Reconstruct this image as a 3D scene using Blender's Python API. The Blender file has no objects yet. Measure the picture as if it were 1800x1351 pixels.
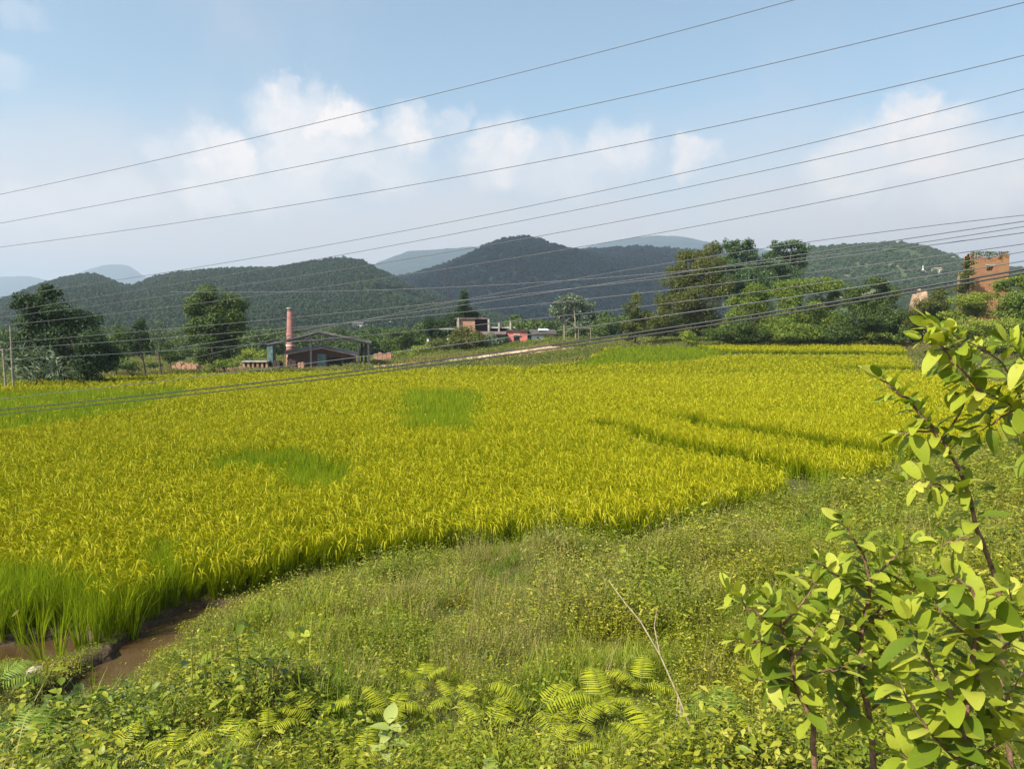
import bpy, math, random
import numpy as np
from math import radians as R

# ------------------------------------------------------------------ camera, sky, sun, exposure
SC = bpy.context.scene
COL = SC.collection
F = 1360.0; HZ = 585.0; CAMZ = 4.2
PITCH = math.atan((675.5 - HZ) / F)
cam_d = bpy.data.cameras.new('camera'); cam = bpy.data.objects.new('camera', cam_d); COL.objects.link(cam)
cam.location = (0, 0, CAMZ); cam.rotation_euler = (R(90) - PITCH, 0, 0)
cam_d.sensor_width = 36; cam_d.lens = F / 1800 * 36; cam_d.clip_start = 0.05; cam_d.clip_end = 30000
SC.camera = cam
SC.view_settings.view_transform = 'Standard'; SC.view_settings.look = 'None'
SC.view_settings.gamma = 1; SC.view_settings.exposure = 1.02
SC.render.engine = 'CYCLES'
SC.cycles.max_bounces = 6; SC.cycles.transparent_max_bounces = 4; SC.cycles.volume_bounces = 0
SC.cycles.diffuse_bounces = 3; SC.cycles.glossy_bounces = 2; SC.cycles.transmission_bounces = 3
SC.cycles.use_adaptive_sampling = True
HAZE = 2.3e-4

SUN_EL = R(44); SUN_AZ = R(232)          # clockwise from +Y: behind the camera, to its left
sd = bpy.data.lights.new('sun', 'SUN'); sun = bpy.data.objects.new('sun', sd); COL.objects.link(sun)
sd.energy = 4.6; sd.angle = R(0.53); sd.color = (1, 0.94, 0.82)
sun.rotation_euler = (R(90) - SUN_EL, 0, -SUN_AZ + R(180))
sun.location = (0, -20, 60)

W = bpy.data.worlds.new('World'); SC.world = W; W.use_nodes = True
wn, wl = W.node_tree.nodes, W.node_tree.links
wn.clear()
w_out = wn.new('ShaderNodeOutputWorld'); w_bg = wn.new('ShaderNodeBackground'); w_bg.inputs['Strength'].default_value = 0.1
wl.new(w_bg.outputs[0], w_out.inputs[0])
sky = wn.new('ShaderNodeTexSky'); sky.sky_type = 'NISHITA'; sky.sun_disc = False
sky.sun_elevation = SUN_EL; sky.sun_rotation = SUN_AZ
sky.altitude = 300; sky.air_density = 1.0; sky.dust_density = 2.2; sky.ozone_density = 1.6

def wmath(op, a, b=None, c=None, clamp=False):
    n = wn.new('ShaderNodeMath'); n.operation = op; n.use_clamp = clamp
    for i, v in enumerate((a, b, c)):
        if v is None: continue
        if isinstance(v, (int, float)): n.inputs[i].default_value = v
        else: wl.new(v, n.inputs[i])
    return n.outputs[0]
def wvec(op, a, b=None):
    n = wn.new('ShaderNodeVectorMath'); n.operation = op
    for i, v in enumerate((a, b)):
        if v is None: continue
        if isinstance(v, tuple): n.inputs[i].default_value = v
        else: wl.new(v, n.inputs[i])
    return n
def wsmooth(v, a, b, lo=0.0, hi=1.0):
    n = wn.new('ShaderNodeMapRange'); n.interpolation_type = 'SMOOTHSTEP'
    wl.new(v, n.inputs[0]); n.inputs[1].default_value = a; n.inputs[2].default_value = b
    n.inputs[3].default_value = lo; n.inputs[4].default_value = hi
    return n.outputs[0]
def wnoise(vec, scale, detail, rough=0.55):
    n = wn.new('ShaderNodeTexNoise'); n.inputs['Scale'].default_value = scale
    n.inputs['Detail'].default_value = detail; n.inputs['Roughness'].default_value = rough
    wl.new(vec, n.inputs['Vector']); return n
def wmix(f, a, b):
    n = wn.new('ShaderNodeMix'); n.data_type = 'RGBA'
    if isinstance(f, (int, float)): n.inputs[0].default_value = f
    else: wl.new(f, n.inputs[0])
    for i, v in ((6, a), (7, b)):
        if isinstance(v, tuple): n.inputs[i].default_value = v
        else: wl.new(v, n.inputs[i])
    return n.outputs[2]
tc = wn.new('ShaderNodeTexCoord'); sx = wn.new('ShaderNodeSeparateXYZ'); wl.new(tc.outputs['Generated'], sx.inputs[0])
az = wmath('ARCTAN2', sx.outputs[0], sx.outputs[1]); el = wmath('ARCSINE', sx.outputs[2])
cv = wn.new('ShaderNodeCombineXYZ'); wl.new(az, cv.inputs[0]); wl.new(el, cv.inputs[1])
AE = cv.outputs[0]
n1 = wnoise(AE, 16, 5, 0.6)
off = wvec('MULTIPLY', wvec('SUBTRACT', n1.outputs['Color'], (0.5, 0.5, 0.5)).outputs[0], (0.10, 0.085, 0))
AEd = wvec('ADD', AE, off.outputs[0]).outputs[0]
BL = [  # cumulus heads as directions: given like (u, v, ru, rv, strength)
 (400,275,80,48,1.0),(365,345,55,34,.85),(520,212,78,48,.85),(600,218,66,34,1.15),(520,163,26,20,.5),(550,265,100,55,.8),
 (640,290,120,50,.55),(725,240,62,44,.8),(800,215,30,24,.4),(880,275,72,48,.8),(1085,262,62,42,.72),(1000,290,120,50,.5),
 (1212,282,40,30,.8),(1590,212,56,40,.95),(1600,262,120,55,.95),(1500,300,110,50,.8),(1690,310,140,60,.75),(470,310,150,62,.62),
 (285,268,46,20,.35),(40,150,60,26,.22),(60,30,60,20,.18),(60,385,160,40,.4),(200,350,120,36,.35)]
mx = None
for (u, v, ru, rv, s) in BL:
    a0 = math.atan((u-900)/F); e0 = math.atan((HZ-v)/F*math.cos(a0)) 
    d = wvec('DIVIDE', wvec('SUBTRACT', AEd, (a0, e0, 0)).outputs[0], (ru/F*1.25*math.cos(a0)**2, rv/F*1.25, 1.0))
    ln = wvec('LENGTH', d.outputs[0]).outputs['Value']
    q = wmath('MULTIPLY', wsmooth(ln, 1.05, 0.38), s)
    mx = q if mx is None else wmath('MAXIMUM', mx, q)
n2 = wnoise(AEd, 34, 6, 0.62)
cl = wmath('MULTIPLY', mx, wmath('MULTIPLY_ADD', n2.outputs['Fac'], 1.6, 0.10), clamp=True)
n3 = wnoise(AE, 5, 4)
bank = wmath('MULTIPLY', wsmooth(wmath('MULTIPLY_ADD', n3.outputs['Fac'], 0.14, el), 0.36, 0.16), 0.90)
# thin streaky cloud over the rest of the sky
n4 = wnoise(tc.outputs['Generated'], 2.3, 5)
thin = wmath('MULTIPLY', wsmooth(n4.outputs['Fac'], 0.5, 0.8), 0.35)
K = 1.0
BANKC = (4.95, 4.22, 3.95, 1); CLDC = (6.0, 5.45, 5.15, 1)
hsv = wn.new('ShaderNodeHueSaturation'); hsv.inputs['Saturation'].default_value = .91; hsv.inputs['Value'].default_value = 1.06
wl.new(sky.outputs[0], hsv.inputs['Color'])
tint = wvec('MULTIPLY', hsv.outputs[0], (0.90, 1.0, 0.93)).outputs[0]
c = wmix(thin, tint, BANKC)
c = wmix(bank, c, BANKC)
c = wmix(cl, c, CLDC)
wl.new(c, w_bg.inputs['Color'])
SKYHSV = hsv

# ------------------------------------------------------------------ pixel <-> place helpers
CP, SP = math.cos(PITCH), math.sin(PITCH)
def ray(u, v):
    X = (u-900)/F; Y = (675.5-v)/F
    return np.array([X, CP + Y*SP, -SP + Y*CP])
def P(u, v, Y):
    d = ray(u, v); t = Y/d[1]
    return np.array([d[0]*t, Y, CAMZ + d[2]*t])
def Pz(u, v, z):
    d = ray(u, v); t = (z-CAMZ)/d[2]
    return np.array([d[0]*t, d[1]*t, z])
def ss(x, a, b):
    t = np.clip((np.asarray(x, float)-a)/(b-a), 0, 1); return t*t*(3-2*t)
def _h(ix, iy, s):
    n = (ix*374761393 + iy*668265263 + s*1442695041) & 0x7fffffff
    n = ((n ^ (n >> 13)) * 1274126177) & 0x7fffffff
    return ((n ^ (n >> 16)) & 0xffff)/65535.0
def vn(x, y, s=0):
    x = np.asarray(x, float); y = np.asarray(y, float)
    ix = np.floor(x).astype(np.int64); iy = np.floor(y).astype(np.int64)
    fx = x-ix; fy = y-iy; fx = fx*fx*(3-2*fx); fy = fy*fy*(3-2*fy)
    a = _h(ix, iy, s); b = _h(ix+1, iy, s); c = _h(ix, iy+1, s); d = _h(ix+1, iy+1, s)
    return (a*(1-fx)+b*fx)*(1-fy)+(c*(1-fx)+d*fx)*fy
def fbm(x, y, s=0, o=4):
    r = 0; a = 0.5
    for i in range(o):
        r = r + a*vn(x*2**i, y*2**i, s+i); a *= 0.5
    return r/(1-0.5**o)
def inpoly(x, y, poly):
    x = np.asarray(x); y = np.asarray(y); r = np.zeros(x.shape, bool); n = len(poly)
    for i in range(n):
        x0, y0 = poly[i][:2]; x1, y1 = poly[(i+1) % n][:2]
        if y0 == y1: continue
        c = ((y0 > y) != (y1 > y)) & (x < (x1-x0)*(y-y0)/(y1-y0)+x0); r ^= c
    return r
def pldist(x, y, pts):
    """distance to a polyline, signed side, and 0..1 position along it"""
    best = np.full(np.shape(x), 1e9); side = np.zeros(np.shape(x)); tt = np.zeros(np.shape(x)); n = len(pts)-1
    for i in range(n):
        x0, y0 = pts[i][:2]; x1, y1 = pts[i+1][:2]; dx, dy = x1-x0, y1-y0; L = dx*dx+dy*dy
        t = np.clip(((x-x0)*dx+(y-y0)*dy)/L, 0, 1); d = np.hypot(x-x0-t*dx, y-y0-t*dy)
        s = np.sign(dx*(y-y0)-dy*(x-x0)); m = d < best
        best = np.where(m, d, best); side = np.where(m, s, side); tt = np.where(m, (i+t)/n, tt)
    return best, side, tt

# ------------------------------------------------------------------ the lie of the land
EDGE_PX = [(-300,1195),(30,1150),(110,1150),(220,1118),(330,1068),(430,1042),(520,1022),(640,1005),(800,985),(900,978),(1000,970),
           (1100,966),(1200,935),(1300,903),(1400,885),(1500,880),(1560,850),(1620,820),(1800,790),(2100,770)]
EDGE = [Pz(u, v, 0.0)[:2] for u, v in EDGE_PX]
EDGE = [np.array([-16, 8.6])] + EDGE + [np.array([60, 40.])]
EX = np.array([e[0] for e in EDGE]); EY = np.array([e[1] for e in EDGE])
DITCH = [Pz(u, v, -0.08)[:2] for u, v in [(352,1078),(290,1108),(245,1148),(185,1195),(140,1225),(95,1262)]]
POOL = [Pz(u, v, -0.08)[:2] for u, v in [(100,1138),(60,1145),(-60,1160),(-300,1200)]]
DITCH2 = [Pz(u, v, -0.08)[:2] for u, v in [(200,1195),(160,1225)]]
PUD = Pz(312, 1308, 0.42)[:2]
L1 = [Pz(u, v, 0.5)[:2] for u, v in [(1150,722),(1230,748),(1330,768),(1450,788),(1540,802),(1640,818)]]
L2 = [Pz(u, v, 0.5)[:2] for u, v in [(990,743),(1060,745),(1110,757),(1180,785),(1290,805),(1400,832),(1430,872)]]
L3 = [np.array([26.,101.]), np.array([40.,100.]), np.array([60.,97.])]
L4 = [np.array([36.,86.]), np.array([46.,84.]), np.array([60.,80.])]
L5 = [Pz(u, v, -0.2)[:2] for u, v in [(960,655),(1090,651),(1200,647),(1350,642),(1480,640)]]
def H(x, y):
    x = np.asarray(x, float); y = np.asarray(y, float)
    z = -0.012*np.clip(y-20, 0, 110)
    rise = 0.09*np.clip(y-80, 0, 45)*ss(x, -34, 10)
    z = z + rise + 4.0*ss(x/np.maximum(y, 1), 0.50, 0.62)*ss(y, 84, 116)
    z = np.where(y > 150, z*(1-ss(y, 150, 420)) - 1.0*ss(y, 150, 420), z)
    for L, h, fall in ((L1, .26, 9.), (L2, .22, 4.), (L3, .5, 12.), (L4, .4, 7.)):
        m = (np.abs(x-L[0][0]) < 70)
        d, s, t = pldist(x, y, L)
        end = ss(t, 0, .12)*(1-ss(t, .9, 1.0)*0.6)
        z = z + np.where(s > 0, h*end*ss(d, 0, .25)*np.exp(-d/fall), 0)
    # the bank that carries the camera
    s = np.interp(x, EX, EY) - y
    lowl = 1-.62*ss(-x, 2.6, 4.6)*ss(y, 6.0, 7.4)
    bank = 0.10*ss(s, .1, .9) + 0.135*np.clip(s-1.3, 0, 8.6) + 0.8*ss(-y, -5.5, -1.4)
    bank = bank + (fbm(x*.9, y*.9, 5, 3)-.5)*0.30*ss(s, .3, 2)
    bank = bank + 0.36*np.exp(-(((x-.35)/1.3)**2+((y-13.0)/.9)**2)) + 0.2*np.exp(-(((x-2.6)/1.2)**2+((y-12.0)/1.0)**2))
    far_b = ss(x, 12, 20)*ss(y, 18, 26)
    z = z + np.where(s > 0, bank, 0)*(1-0.4*far_b)*lowl
    # ditch and standing water
    near = (y < 16) & (x < 0)
    if np.any(near):
        for pts, w in ((DITCH, .36), (POOL, .48), (DITCH2, .50)):
            d, _, t = pldist(x, y, pts)
            d = d + (fbm(x*3, y*3, 9, 2)-.5)*.25
            m = 1-ss(d, w*.55, w*1.15)
            z = np.where(near, z*(1-m) + (-0.30)*m, z)
        dd = np.hypot(x-PUD[0], (y-PUD[1]))
        z = z - np.where(near, 0.16*(1-ss(dd, .12, .4)), 0)
    return z
def hz1(x, y): return float(H(np.array([x]), np.array([y]))[0])
def G(u, v, zo=0.0):
    d = ray(u, v); t = np.geomspace(1.0, 600, 6000)
    x = d[0]*t; y = d[1]*t; z = CAMZ+d[2]*t
    k = np.argmax(z <= H(x, y)+zo)
    return np.array([x[k], y[k], z[k]])

# ------------------------------------------------------------------ object helpers
def tag(o, label=None, cat=None, group=None, kind=None):
    if label: o['label'] = label
    if cat: o['category'] = cat
    if group: o['group'] = group
    if kind: o['kind'] = kind
    return o
def empty(name, loc, label=None, cat=None, group=None, rz=0):
    o = bpy.data.objects.new(name, None); COL.objects.link(o); o.location = tuple(loc); o.rotation_euler = (0, 0, rz)
    o.empty_display_size = 0.2
    return tag(o, label, cat, group)
def link(name, me, mats=(), parent=None, link_it=True):
    o = bpy.data.objects.new(name, me)
    if link_it: COL.objects.link(o)
    for m in (mats if isinstance(mats, (list, tuple)) else [mats]): me.materials.append(m)
    if parent is not None:
        o.parent = parent
        o.matrix_parent_inverse.identity()
    return o
class MB:
    """collects quads / triangles, builds one mesh"""
    def __init__(s, org=(0, 0, 0)):
        s.V = []; s.F = []; s.M = []; s.n = 0; s.org = np.array(org, float); s.S = []
    def add(s, verts, faces, mat=0, smooth=True):
        verts = np.asarray(verts, float).reshape(-1, 3); s.V.append(verts)
        faces = np.asarray(faces, np.int64)
        s.F.append(faces+s.n); s.M.append(np.full(len(faces), mat)); s.S.append(np.full(len(faces), smooth)); s.n += len(verts)
    def quads(s, Q, mat=0, smooth=False):          # Q: N,4,3 loose quads
        Q = np.asarray(Q, float); n = len(Q)
        s.add(Q.reshape(-1, 3), np.arange(4*n).reshape(n, 4), mat, smooth)
    def strips(s, A, B, mat=0):                     # A,B: N,K,3 left & right edges -> N strips of K-1 quads
        N, Kk = A.shape[:2]
        V = np.stack([A, B], 2).reshape(-1, 3)
        base = (np.arange(N)*Kk*2)[:, None]+(np.arange(Kk-1)*2)[None]
        f = np.stack([base, base+1, base+3, base+2], -1).reshape(-1, 4)
        s.add(V, f, mat, True)
    def box(s, x0, x1, y0, y1, z0, z1, mat=0, rot=0, c=None):
        v = np.array([[x, y, z] for z in (z0, z1) for y in (y0, y1) for x in (x0, x1)], float)
        if rot:
            if c is None: c = ((x0+x1)/2, (y0+y1)/2)
            cs, sn = math.cos(rot), math.sin(rot); dx = v[:, 0]-c[0]; dy = v[:, 1]-c[1]
            v[:, 0] = c[0]+dx*cs-dy*sn; v[:, 1] = c[1]+dx*sn+dy*cs
        s.add(v, [[0,2,3,1],[4,5,7,6],[0,1,5,4],[1,3,7,5],[3,2,6,7],[2,0,4,6]], mat, False)
    def slab(s, corners, th, mat=0):                # 4 corners, thickened along its normal
        c = np.array(corners, float); n = np.cross(c[1]-c[0], c[3]-c[0]); n /= np.linalg.norm(n)
        v = np.vstack([c, c+n*th])
        s.add(v, [[3,2,1,0],[4,5,6,7],[0,1,5,4],[1,2,6,5],[2,3,7,6],[3,0,4,7]], mat, False)
    def tube(s, pts, rad, k=7, mat=0, caps=True):
        pts = np.array(pts, float); n = len(pts)
        rad = np.broadcast_to(np.array(rad, float), (n,)) if np.ndim(rad) == 0 else np.interp(np.linspace(0, 1, n), np.linspace(0, 1, len(rad)), rad)
        t = np.gradient(pts, axis=0); t /= np.linalg.norm(t, axis=1)[:, None]+1e-9
        up = np.array([0, 0, 1.0]) if abs(t[0][2]) < .9 else np.array([1.0, 0, 0])
        a = np.cross(t, up); a /= np.linalg.norm(a, axis=1)[:, None]+1e-9; b = np.cross(t, a)
        th = np.linspace(0, 2*math.pi, k, endpoint=False)
        V = pts[:, None]+rad[:, None, None]*(a[:, None]*np.cos(th)[None, :, None]+b[:, None]*np.sin(th)[None, :, None])
        f = []
        for i in range(n-1):
            for j in range(k):
                f.append([i*k+j, (i+1)*k+j, (i+1)*k+(j+1) % k, i*k+(j+1) % k])
        s.add(V.reshape(-1, 3), f, mat)
        if caps:
            c = np.vstack([V[-1], pts[-1:]]); s.add(c, [[j, (j+1) % k, k, k] for j in range(k)], mat)
    def build(s, name, mats, parent=None, link_it=True):
        V = np.concatenate(s.V)-s.org
        if not np.isfinite(V).all(): print("NAN", name); V = np.nan_to_num(V)
        f = np.concatenate(s.F); m = np.concatenate(s.M); sm = np.concatenate(s.S)
        me = bpy.data.meshes.new(name)
        tri = f[:, 2] == f[:, 3]
        lens = np.where(tri, 3, 4); starts = np.concatenate([[0], np.cumsum(lens)[:-1]])
        mask = np.ones(f.shape, bool); mask[tri, 3] = False
        loops = f[mask]
        me.vertices.add(len(V)); me.vertices.foreach_set('co', V.astype(np.float32).ravel())
        me.loops.add(len(loops)); me.loops.foreach_set('vertex_index', loops.astype(np.int32))
        me.polygons.add(len(f)); me.polygons.foreach_set('loop_start', starts.astype(np.int32))
        me.polygons.foreach_set('loop_total', lens.astype(np.int32))
        me.polygons.foreach_set('material_index', m.astype(np.int32)); me.polygons.foreach_set('use_smooth', sm)
        me.update(calc_edges=True)
        o = link(name, me, mats, parent, link_it)
        if parent is None: o.location = tuple(s.org)
        return o

# ------------------------------------------------------------------ materials
def newmat(name):
    m = bpy.data.materials.new(name); m.use_nodes = True; nt = m.node_tree; nt.nodes.clear()
    o = nt.nodes.new('ShaderNodeOutputMaterial'); return m, nt, o
def ramp(nt, fac, cols, interp='LINEAR'):
    n = nt.nodes.new('ShaderNodeValToRGB'); cr = n.color_ramp; cr.interpolation = interp
    while len(cr.elements) < len(cols): cr.elements.new(0.5)
    for i, c in enumerate(cols):
        p, c = c if isinstance(c[1], (tuple, list)) else (i/(len(cols)-1), c)
        cr.elements[i].position = p; cr.elements[i].color = (*c[:3], 1)
    nt.links.new(fac, n.inputs[0]); return n.outputs[0]
def nmath(nt, op, a, b=None, c=None, clamp=False):
    n = nt.nodes.new('ShaderNodeMath'); n.operation = op; n.use_clamp = clamp
    for i, v in enumerate((a, b, c)):
        if v is None: continue
        if isinstance(v, (int, float)): n.inputs[i].default_value = v
        else: nt.links.new(v, n.inputs[i])
    return n.outputs[0]
def nmix(nt, f, a, b, mode='MIX'):
    n = nt.nodes.new('ShaderNodeMix'); n.data_type = 'RGBA'; n.blend_type = mode
    if isinstance(f, (int, float)): n.inputs[0].default_value = f
    else: nt.links.new(f, n.inputs[0])
    for i, v in ((6, a), (7, b)):
        if isinstance(v, tuple): n.inputs[i].default_value = (*v[:3], 1)
        else: nt.links.new(v, n.inputs[i])
    return n.outputs[2]
def nnoise(nt, scale, detail=3, vec=None, rough=.55):
    n = nt.nodes.new('ShaderNodeTexNoise'); n.inputs['Scale'].default_value = scale; n.inputs['Detail'].default_value = detail
    n.inputs['Roughness'].default_value = rough
    if vec is None:
        g = nt.nodes.new('ShaderNodeNewGeometry'); vec = g.outputs['Position']
    nt.links.new(vec, n.inputs['Vector']); return n.outputs['Fac']
def surf(nt, out, col, rough=.6, spec=.3, trans=0.0, tcol=None, bump=None, bs=.3, bd=.02):
    b = nt.nodes.new('ShaderNodeBsdfPrincipled'); b.inputs['Roughness'].default_value = rough
    b.inputs['Specular IOR Level'].default_value = spec
    if isinstance(col, tuple): b.inputs['Base Color'].default_value = (*col[:3], 1)
    else: nt.links.new(col, b.inputs['Base Color'])
    nrm = None
    if bump is not None:
        bn = nt.nodes.new('ShaderNodeBump'); bn.inputs['Strength'].default_value = bs; bn.inputs['Distance'].default_value = bd
        nt.links.new(bump, bn.inputs['Height']); nrm = bn.outputs[0]; nt.links.new(nrm, b.inputs['Normal'])
    s = b.outputs[0]
    if trans > 0:
        t = nt.nodes.new('ShaderNodeBsdfTranslucent')
        c = col if tcol is None else tcol
        if isinstance(c, tuple): t.inputs['Color'].default_value = (*c[:3], 1)
        else: nt.links.new(c, t.inputs['Color'])
        m = nt.nodes.new('ShaderNodeMixShader'); m.inputs[0].default_value = trans
        nt.links.new(s, m.inputs[1]); nt.links.new(t.outputs[0], m.inputs[2]); s = m.outputs[0]
    nt.links.new(s, out.inputs[0]); return b
def leafmat(name, cols, trans=.3, rough=.5, spec=.25, inst=False, patch=None, psc=.3, bump=None, tmul=(1.25, 1.2, .7)):
    """leaf colours picked per leaf; patch = colour that drifts in over large areas"""
    m, nt, o = newmat(name)
    g = nt.nodes.new('ShaderNodeNewGeometry'); f = g.outputs['Random Per Island']
    if inst:
        oi = nt.nodes.new('ShaderNodeObjectInfo'); f = nmath(nt, 'FRACT', nmath(nt, 'ADD', f, oi.outputs['Random']))
    c = ramp(nt, f, cols)
    if patch:
        pf = nmath(nt, 'MULTIPLY_ADD', nnoise(nt, psc, 3), 4.0, -1.6, clamp=True)
        c = nmix(nt, pf, c, nmix(nt, .7, c, patch))
    bp = None
    if bump:
        bp = nnoise(nt, bump, 2)
    t = nmix(nt, 1.0, c, tmul, 'MULTIPLY')
    surf(nt, o, c, rough, spec, trans, t, bp, .4, .003)
    return m
def plain(name, col, var=.25, scale=3., rough=.8, spec=.2, bump=0, col2=None, det=5):
    m, nt, o = newmat(name)
    n = nnoise(nt, scale, det)
    d = col2 if col2 else tuple(c*(1-var*1.6) for c in col)
    l = col if col2 else tuple(min(1, c*(1+var)) for c in col)
    c = ramp(nt, n, [(.3, d), (.7, l)])
    surf(nt, o, c, rough, spec, bump=nnoise(nt, scale*6, 4) if bump else None, bs=bump, bd=.03)
    return m
def brickmat(name, c1, c2, mortar, bw=.24, stain=None):
    m, nt, o = newmat(name)
    g = nt.nodes.new('ShaderNodeNewGeometry'); sp = nt.nodes.new('ShaderNodeSeparateXYZ'); nt.links.new(g.outputs['Position'], sp.inputs[0])
    cb = nt.nodes.new('ShaderNodeCombineXYZ')
    nt.links.new(nmath(nt, 'ADD', sp.outputs[0], sp.outputs[1]), cb.inputs[0]); nt.links.new(sp.outputs[2], cb.inputs[1])
    b = nt.nodes.new('ShaderNodeTexBrick'); nt.links.new(cb.outputs[0], b.inputs['Vector'])
    b.inputs['Scale'].default_value = 1; b.inputs['Brick Width'].default_value = bw; b.inputs['Row Height'].default_value = bw*.34
    b.inputs['Mortar Size'].default_value = .012
    b.inputs['Color1'].default_value = (*c1, 1); b.inputs['Color2'].default_value = (*c2, 1); b.inputs['Mortar'].default_value = (*mortar, 1)
    c = b.outputs['Color']
    if stain: c = nmix(nt, nmath(nt, 'MULTIPLY_ADD', nnoise(nt, .9, 5), 3.5, -1.5, clamp=True), c, stain)
    surf(nt, o, c, .9, .1); return m

# ------------------------------------------------------------------ ground
rad = np.concatenate([np.arange(.4, 7.5, .14), np.arange(7.5, 20, .08), np.arange(20, 130, .4), np.geomspace(130, 7600, 60)])
ang = np.concatenate([np.linspace(-180, -50, 40, endpoint=False), np.linspace(-50, 50, 500, endpoint=False), np.linspace(50, 180, 40, endpoint=False)])
an = np.radians(ang); RR, AA = np.meshgrid(rad, an, indexing='ij')
GX = RR*np.sin(AA); GY = RR*np.cos(AA); GZ = H(GX, GY)
m, nt, o = newmat('field_soil')
n = nnoise(nt, .6, 5); n2 = nnoise(nt, 9, 4)
c = ramp(nt, n, [(.3, (.045, .050, .015)), (.55, (.075, .075, .022)), (.75, (.11, .085, .035))])
c = nmix(nt, nmath(nt, 'MULTIPLY_ADD', n2, 2.5, -1.0, clamp=True), c, (.05, .06, .012))
g_ = nt.nodes.new('ShaderNodeNewGeometry'); sp_ = nt.nodes.new('ShaderNodeSeparateXYZ'); nt.links.new(g_.outputs['Position'], sp_.inputs[0])
c = nmix(nt, nmath(nt, 'MULTIPLY_ADD', sp_.outputs[1], .05, -5.6, clamp=True), c, ramp(nt, nnoise(nt, .012, 5), [(.35, (.05, .085, .02)), (.5, (.09, .13, .03)), (.65, (.14, .16, .05))]))
mudf = nmath(nt, 'MULTIPLY', nmath(nt, 'MULTIPLY_ADD', sp_.outputs[2], -8, 1.3, clamp=True), nmath(nt, 'MULTIPLY_ADD', sp_.outputs[1], -.15, 3.6, clamp=True))
c = nmix(nt, mudf, c, ramp(nt, nnoise(nt, 5, 5), [(.3, (.045, .030, .015)), (.6, (.085, .058, .030)), (.75, (.06, .055, .018))]))
surf(nt, o, c, .8, .25, bump=nnoise(nt, 14, 4), bs=.9, bd=.06)
SOIL = m
nr, na = GX.shape
Vg = np.stack([GX, GY, GZ], -1).reshape(-1, 3)
i, j = np.meshgrid(np.arange(nr-1), np.arange(na), indexing='ij'); j2 = (j+1) % na
fg = np.stack([i*na+j, i*na+j2, (i+1)*na+j2, (i+1)*na+j], -1).reshape(-1, 4)
mb = MB(); mb.add(Vg, fg)
mb.add(np.vstack([Vg[:na], [[0, 0, hz1(0, .3)]]]), [[(k+1) % na, k, na, na] for k in range(na)])
tag(mb.build('ground', SOIL), kind='structure')

# muddy water
m, nt, o = newmat('muddy_water')
n = nnoise(nt, 1.1, 4)
c = ramp(nt, n, [(.35, (.060, .034, .014)), (.65, (.095, .060, .030))])
surf(nt, o, c, .05, .8, bump=nnoise(nt, 6, 2), bs=.08, bd=.01)
mb = MB(); mb.add([[-16, 6.2, -.1], [-2.6, 6.2, -.1], [-2.6, 13, -.1], [-16, 13, -.1]], [[0, 1, 2, 3]])
tag(mb.build('water', m), kind='structure')
mb = MB(); th = np.linspace(0, 2*math.pi, 24, endpoint=False); pz = hz1(*PUD)+.07
mb.add([[PUD[0]+.34*math.cos(a), PUD[1]+.3*math.sin(a), pz] for a in th]+[[PUD[0], PUD[1], pz]], [[k, (k+1) % 24, 24, 24] for k in range(24)])
tag(mb.build('puddle', m), kind='structure')

# ------------------------------------------------------------------ hills
rng = np.random.default_rng(7)
def hillmat(name, cols, sc, bs, patch=None, patch_sc=.004):
    m, nt, o = newmat(name)
    n = nnoise(nt, sc, 6, rough=.7)
    c = ramp(nt, n, [(.3, cols[0]), (.5, cols[1]), (.7, cols[2])])
    if patch: c = nmix(nt, nmath(nt, 'MULTIPLY_ADD', nnoise(nt, patch_sc, 4), 9, -5.2, clamp=True), c, patch)
    surf(nt, o, c, 1, 0, bump=nnoise(nt, sc*1.5, 4), bs=1, bd=bs); return m
def hill(name, prof, D, Df, Db, mat, rough=1.0, lift=0, nu=420, nr=46, seed=1, treeh=0, rn=300.):
    pu = np.array([p[0] for p in prof], float); pv = np.array([p[1] for p in prof], float)
    u = np.linspace(pu[0], pu[-1], nu); v = np.interp(u, pu, pv)
    k = np.ones(9)/9; v = np.convolve(np.pad(v, 4, 'edge'), k, 'valid')
    zc = CAMZ+(HZ-v)/F*D - treeh
    edge = ss(u, pu[0], pu[0]+120)*(1-ss(u, pu[-1]-120, pu[-1])) if lift else 1
    Y = np.concatenate([np.linspace(Df, D, nr), np.linspace(D, Db, nr//3)[1:]])
    U, YY = np.meshgrid(u, Y, indexing='ij')
    X = (U-900)/F*YY
    t = np.where(YY <= D, (YY-Df)/(D-Df), 1-(YY-D)/(Db-D)); S = np.clip(t, 0, 1); S = 1-(1-S)**1.55
    S = S*ss(t, 0, .12)
    ZZ = -3+(zc[:, None]+3)*S
    gul = np.abs(fbm(X/rn, YY/rn*.6, seed, 4)-.5)*2
    ZZ += (gul-.35)*zc[:, None]*.42*rough*np.clip(1-t, 0, 1)*ss(t, .05, .4)*(YY < D)
    ZZ += (fbm(X/(rn*.12), YY/(rn*.12), seed+9, 3)-.5)*zc[:, None]*.05*rough*ss(t, .02, .3)
    mb = MB(); n_u, n_y = ZZ.shape
    a, b = np.meshgrid(np.arange(n_u-1), np.arange(n_y-1), indexing='ij')
    f = np.stack([a*n_y+b, (a+1)*n_y+b, (a+1)*n_y+b+1, a*n_y+b+1], -1).reshape(-1, 4)
    mb.add(np.stack([X, YY, ZZ], -1).reshape(-1, 3), f)
    tag(mb.build(name, mat), kind='structure')
    return dict(u=u, Y=Y, Z=ZZ, D=D)
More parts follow.
